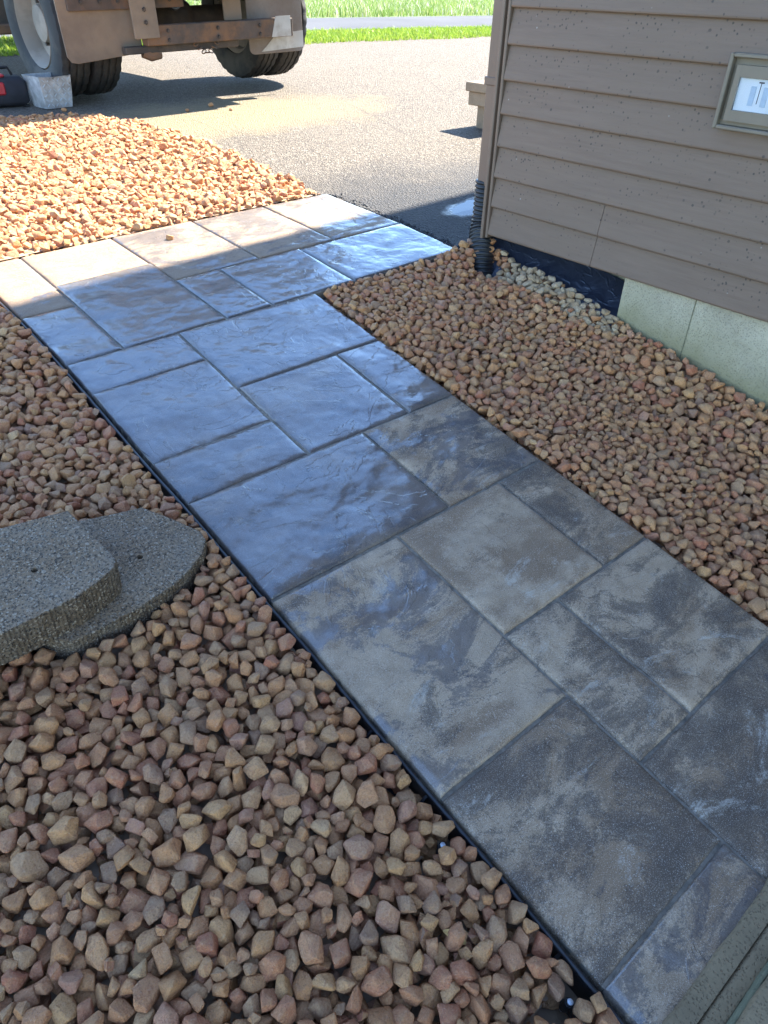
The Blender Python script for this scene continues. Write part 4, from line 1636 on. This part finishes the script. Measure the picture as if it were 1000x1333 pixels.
# dented tread-plate box
bx = empty('metal_box', at_ground(2.20, 6.24, math.radians(8)))
mb = MB()
vs = []
n = 8
sizes = ((.105, .10, 0), (.118, .112, .10), (.128, .122, .205), (.132, .126, .212))
for (hx_, hy_, z) in sizes:
    for (x, y) in ((-1, -1), (-.3, -1.03), (.4, -.98), (1, -1), (1.02, 0), (1, 1), (0, 1), (-1, 1), (-1.02, 0)):
        vs.append((x * hx_ + .008 * noise.noise(Vector((x * 3, y * 3, z * 20))), y * hy_ + .01 * noise.noise(Vector((x * 3, z * 25, y * 2))), z + (.012 * noise.noise(Vector((x * 2, y * 2, 5))) if z > .15 else 0)))
m_ = 9
fs = [tuple(range(m_ - 1, -1, -1))]
for r in range(3):
    for i in range(m_):
        j = (i + 1) % m_
        fs.append((r * m_ + i, r * m_ + j, (r + 1) * m_ + j, (r + 1) * m_ + i))
n0 = len(vs)
vs += [(v[0] * .93, v[1] * .93, v[2] - .03) for v in vs[-m_:]]
for i in range(m_):
    j = (i + 1) % m_
    fs.append((3 * m_ + i, 3 * m_ + j, n0 + j, n0 + i))
fs.append(tuple(n0 + i for i in range(m_)))
mb.add(vs, fs)
mb.build('body', M_DIAMOND, bx)
mb = MB()
k = 0
for r in range(6):
    for c in range(6):
        x = -.085 + c * .034; z = .022 + r * .033
        hw = .105 + z * .11
        a = math.radians(45 if (r + c) % 2 else -45)
        Mx = Matrix.Translation((x * (1 + z), -(hw * .965) - .001, z)) @ Matrix.Rotation(a, 4, 'Y')
        mb.box((0, 0, 0), (.026, .006, .006), Mx, .001)
mb.build('tread_pattern', M_ZINC, bx)
tag(bx, 'dented silver tread-plate box standing by the left truck wheel', 'metal box')

# red and black tool bag at the picture's edge
tb = empty('tool_bag', at_ground(1.90, 6.42, math.radians(-6)))
mb = MB(); mb.box((0, 0, .10), (.34, .24, .19), bev=.03)
autosmooth(mb.build('bag_body', M_NAVY, tb), 50)
mb = MB(); mb.box((-.075, -.118, .125), (.17, .022, .085), bev=.01); mb.box((-.06, -.02, .205), (.18, .16, .02), bev=.009)
mb.build('red_panel', M_RED, tb)
mb = MB(); mb.box((-.085, -.131, .135), (.06, .012, .022), bev=.004)
mb.build('badge', M_WHITE, tb)
mb = MB(); mb.tube([(-.10, 0, .20), (-.08, 0, .25), (.08, 0, .25), (.10, 0, .20)], .011, 8)
mb.build('handle', M_BLACK, tb)
for x in (-.14, .14):
    mb = MB(); mb.box((x, 0, .006), (.04, .18, .014), bev=.004)
    mb.build('foot', M_BLACK, tb)
tag(tb, 'black tool bag with red panel on the driveway by the truck', 'tool bag')

# pale blocks stacked by the house corner
pb = empty('concrete_block', at_ground(4.74, 3.86, math.radians(2)))
mb = MB()
for (c, d) in (((0, -.085, .075), (.36, .03, .15)), ((0, .085, .075), (.36, .03, .15)), ((-.165, 0, .075), (.03, .1398, .15)), ((.165, 0, .075), (.03, .1398, .15)), ((0, 0, .02), (.2998, .1398, .03))):
    mb.box(c, d)
mb.build('shell', M_PALECONC, pb)
tag(pb, 'hollow pale concrete block on the driveway under a wider block', 'concrete block')
pb2 = empty('concrete_block', at_ground(4.76, 3.86, math.radians(1), -.024 + .153))
mb = MB()
mb.box((0, 0, .045), (.52, .30, .09), bev=.006)
mb.build('lower_course', M_PALECONC, pb2)
mb = MB(); mb.box((-.01, 0, .121), (.56, .32, .060), bev=.006)
mb.build('cap', M_PALECONC, pb2)
tag(pb2, 'wide pale concrete cap block balanced on a smaller block by the house', 'concrete block')

# ------------------------------------------------------------------ loose pebbles
def pebble(x, y, r, label, surf, k):
    ob = bpy.data.objects.new('pebble', PM[k] if k < 20 else PC[0])
    COL.objects.link(ob)
    z = surf + r * .5
    ob.matrix_world = Matrix.Translation((x, y, z)) @ Matrix.Rotation(k * 1.3, 4, 'Z') @ Matrix.Scale(r, 4)
    tag(ob, label, 'pebble', 'stray pebbles')
    return ob


def px_ground(px, py, z):
    R = np.array(CAM_R); d = R @ np.array([(px - 500) / FPX, -(py - 666.5) / FPX, -1.0])
    C = np.array(CAM_C); s = (z - C[2]) / d[2]
    return C + d * s


def px_surface(px, py, dz=0.0):
    z = .3
    for _ in range(30):
        P = px_ground(px, py, z)
        z = .5 * z + .5 * (gz(P[0], P[1]) + dz)
    return P


P = px_surface(222, 312); pebble(P[0], P[1], .020, 'single brown pebble lying on a sunlit slab of the path', P[2], 3)
for k, (px, py, r, lb) in enumerate(((275, 139, .030, 'largest pebble on the sandy driveway in front of the truck'), (244, 145, .020, 'small pebble on the driveway left of the largest stray one'),
                                     (301, 144, .018, 'small dark pebble on the driveway right of the largest stray one'), (163, 163, .022, 'stray pebble on the driveway just past the sunlit gravel'),
                                     (84, 145, .022, 'pebble in the truck shadow below the silver box'))):
    P = px_surface(px, py, -.024); pebble(P[0], P[1], r, lb, P[2], 5 + k)

# a curled dry leaf among the stones
P = px_surface(590, 1228, -.02)
vs, fs = [], []
for i in range(9):
    t = i / 8
    w = .009 * math.sin(math.pi * min(1, t * .96 + .03)) ** .8
    for j in (-1, 0, 1):
        vs.append((j * w, t * .045 - .022, .006 * math.sin(t * 3) + abs(j) * .004))
for i in range(8):
    for j in range(2):
        q = i * 3 + j
        fs.append((q, q + 1, q + 4, q + 3))
lf = mesh_obj('dry_leaf', vs, fs, M_LEAF, None, True)
sm2 = lf.modifiers.new('thick', 'SOLIDIFY'); sm2.thickness = .0006
lf.matrix_world = Matrix.Translation((P[0], P[1], P[2] + .022)) @ Matrix.Rotation(.5, 4, 'Z') @ Matrix.Rotation(.3, 4, 'X')
tag(lf, 'small curled dry leaf on the brown gravel near the bottom edge', 'leaf')

# crumbs of asphalt along the broken driveway edge
N = 700
aa = np.where(rng.random(N) < .6, rng.normal(2.475, .02, N), rng.uniform(1.9, 2.46, N))
bbb = np.where(aa > 2.44, rng.uniform(2.08, 3.16, N), rng.normal(3.165, .02, N))
rr = rng.uniform(.004, .011, N)
RMs = rot_mats(N, 1.0)
PP = Gn(aa, bbb, np.full(N, -.022) + rr * .3)
Vl, Fl, nv = [], [], 0
for k in range(N):
    T, F = LOW[k % NPROTO]
    Vl.append((T * rr[k]) @ RMs[k].T + PP[k]); Fl.append(F + nv); nv += len(T)
Vs, Fs = np.concatenate(Vl), np.concatenate(Fl)
M_CRUMB = simple('asphalt_crumbs', (.05, .047, .045), .9, 0, .4, 60, .5, 120)
cr = np_mesh('asphalt_crumbs', Vs, Fs, M_CRUMB, None, False)
tag(cr, 'dark crumbs of asphalt along the broken driveway edge beside the path', 'crumbs', None, 'stuff')
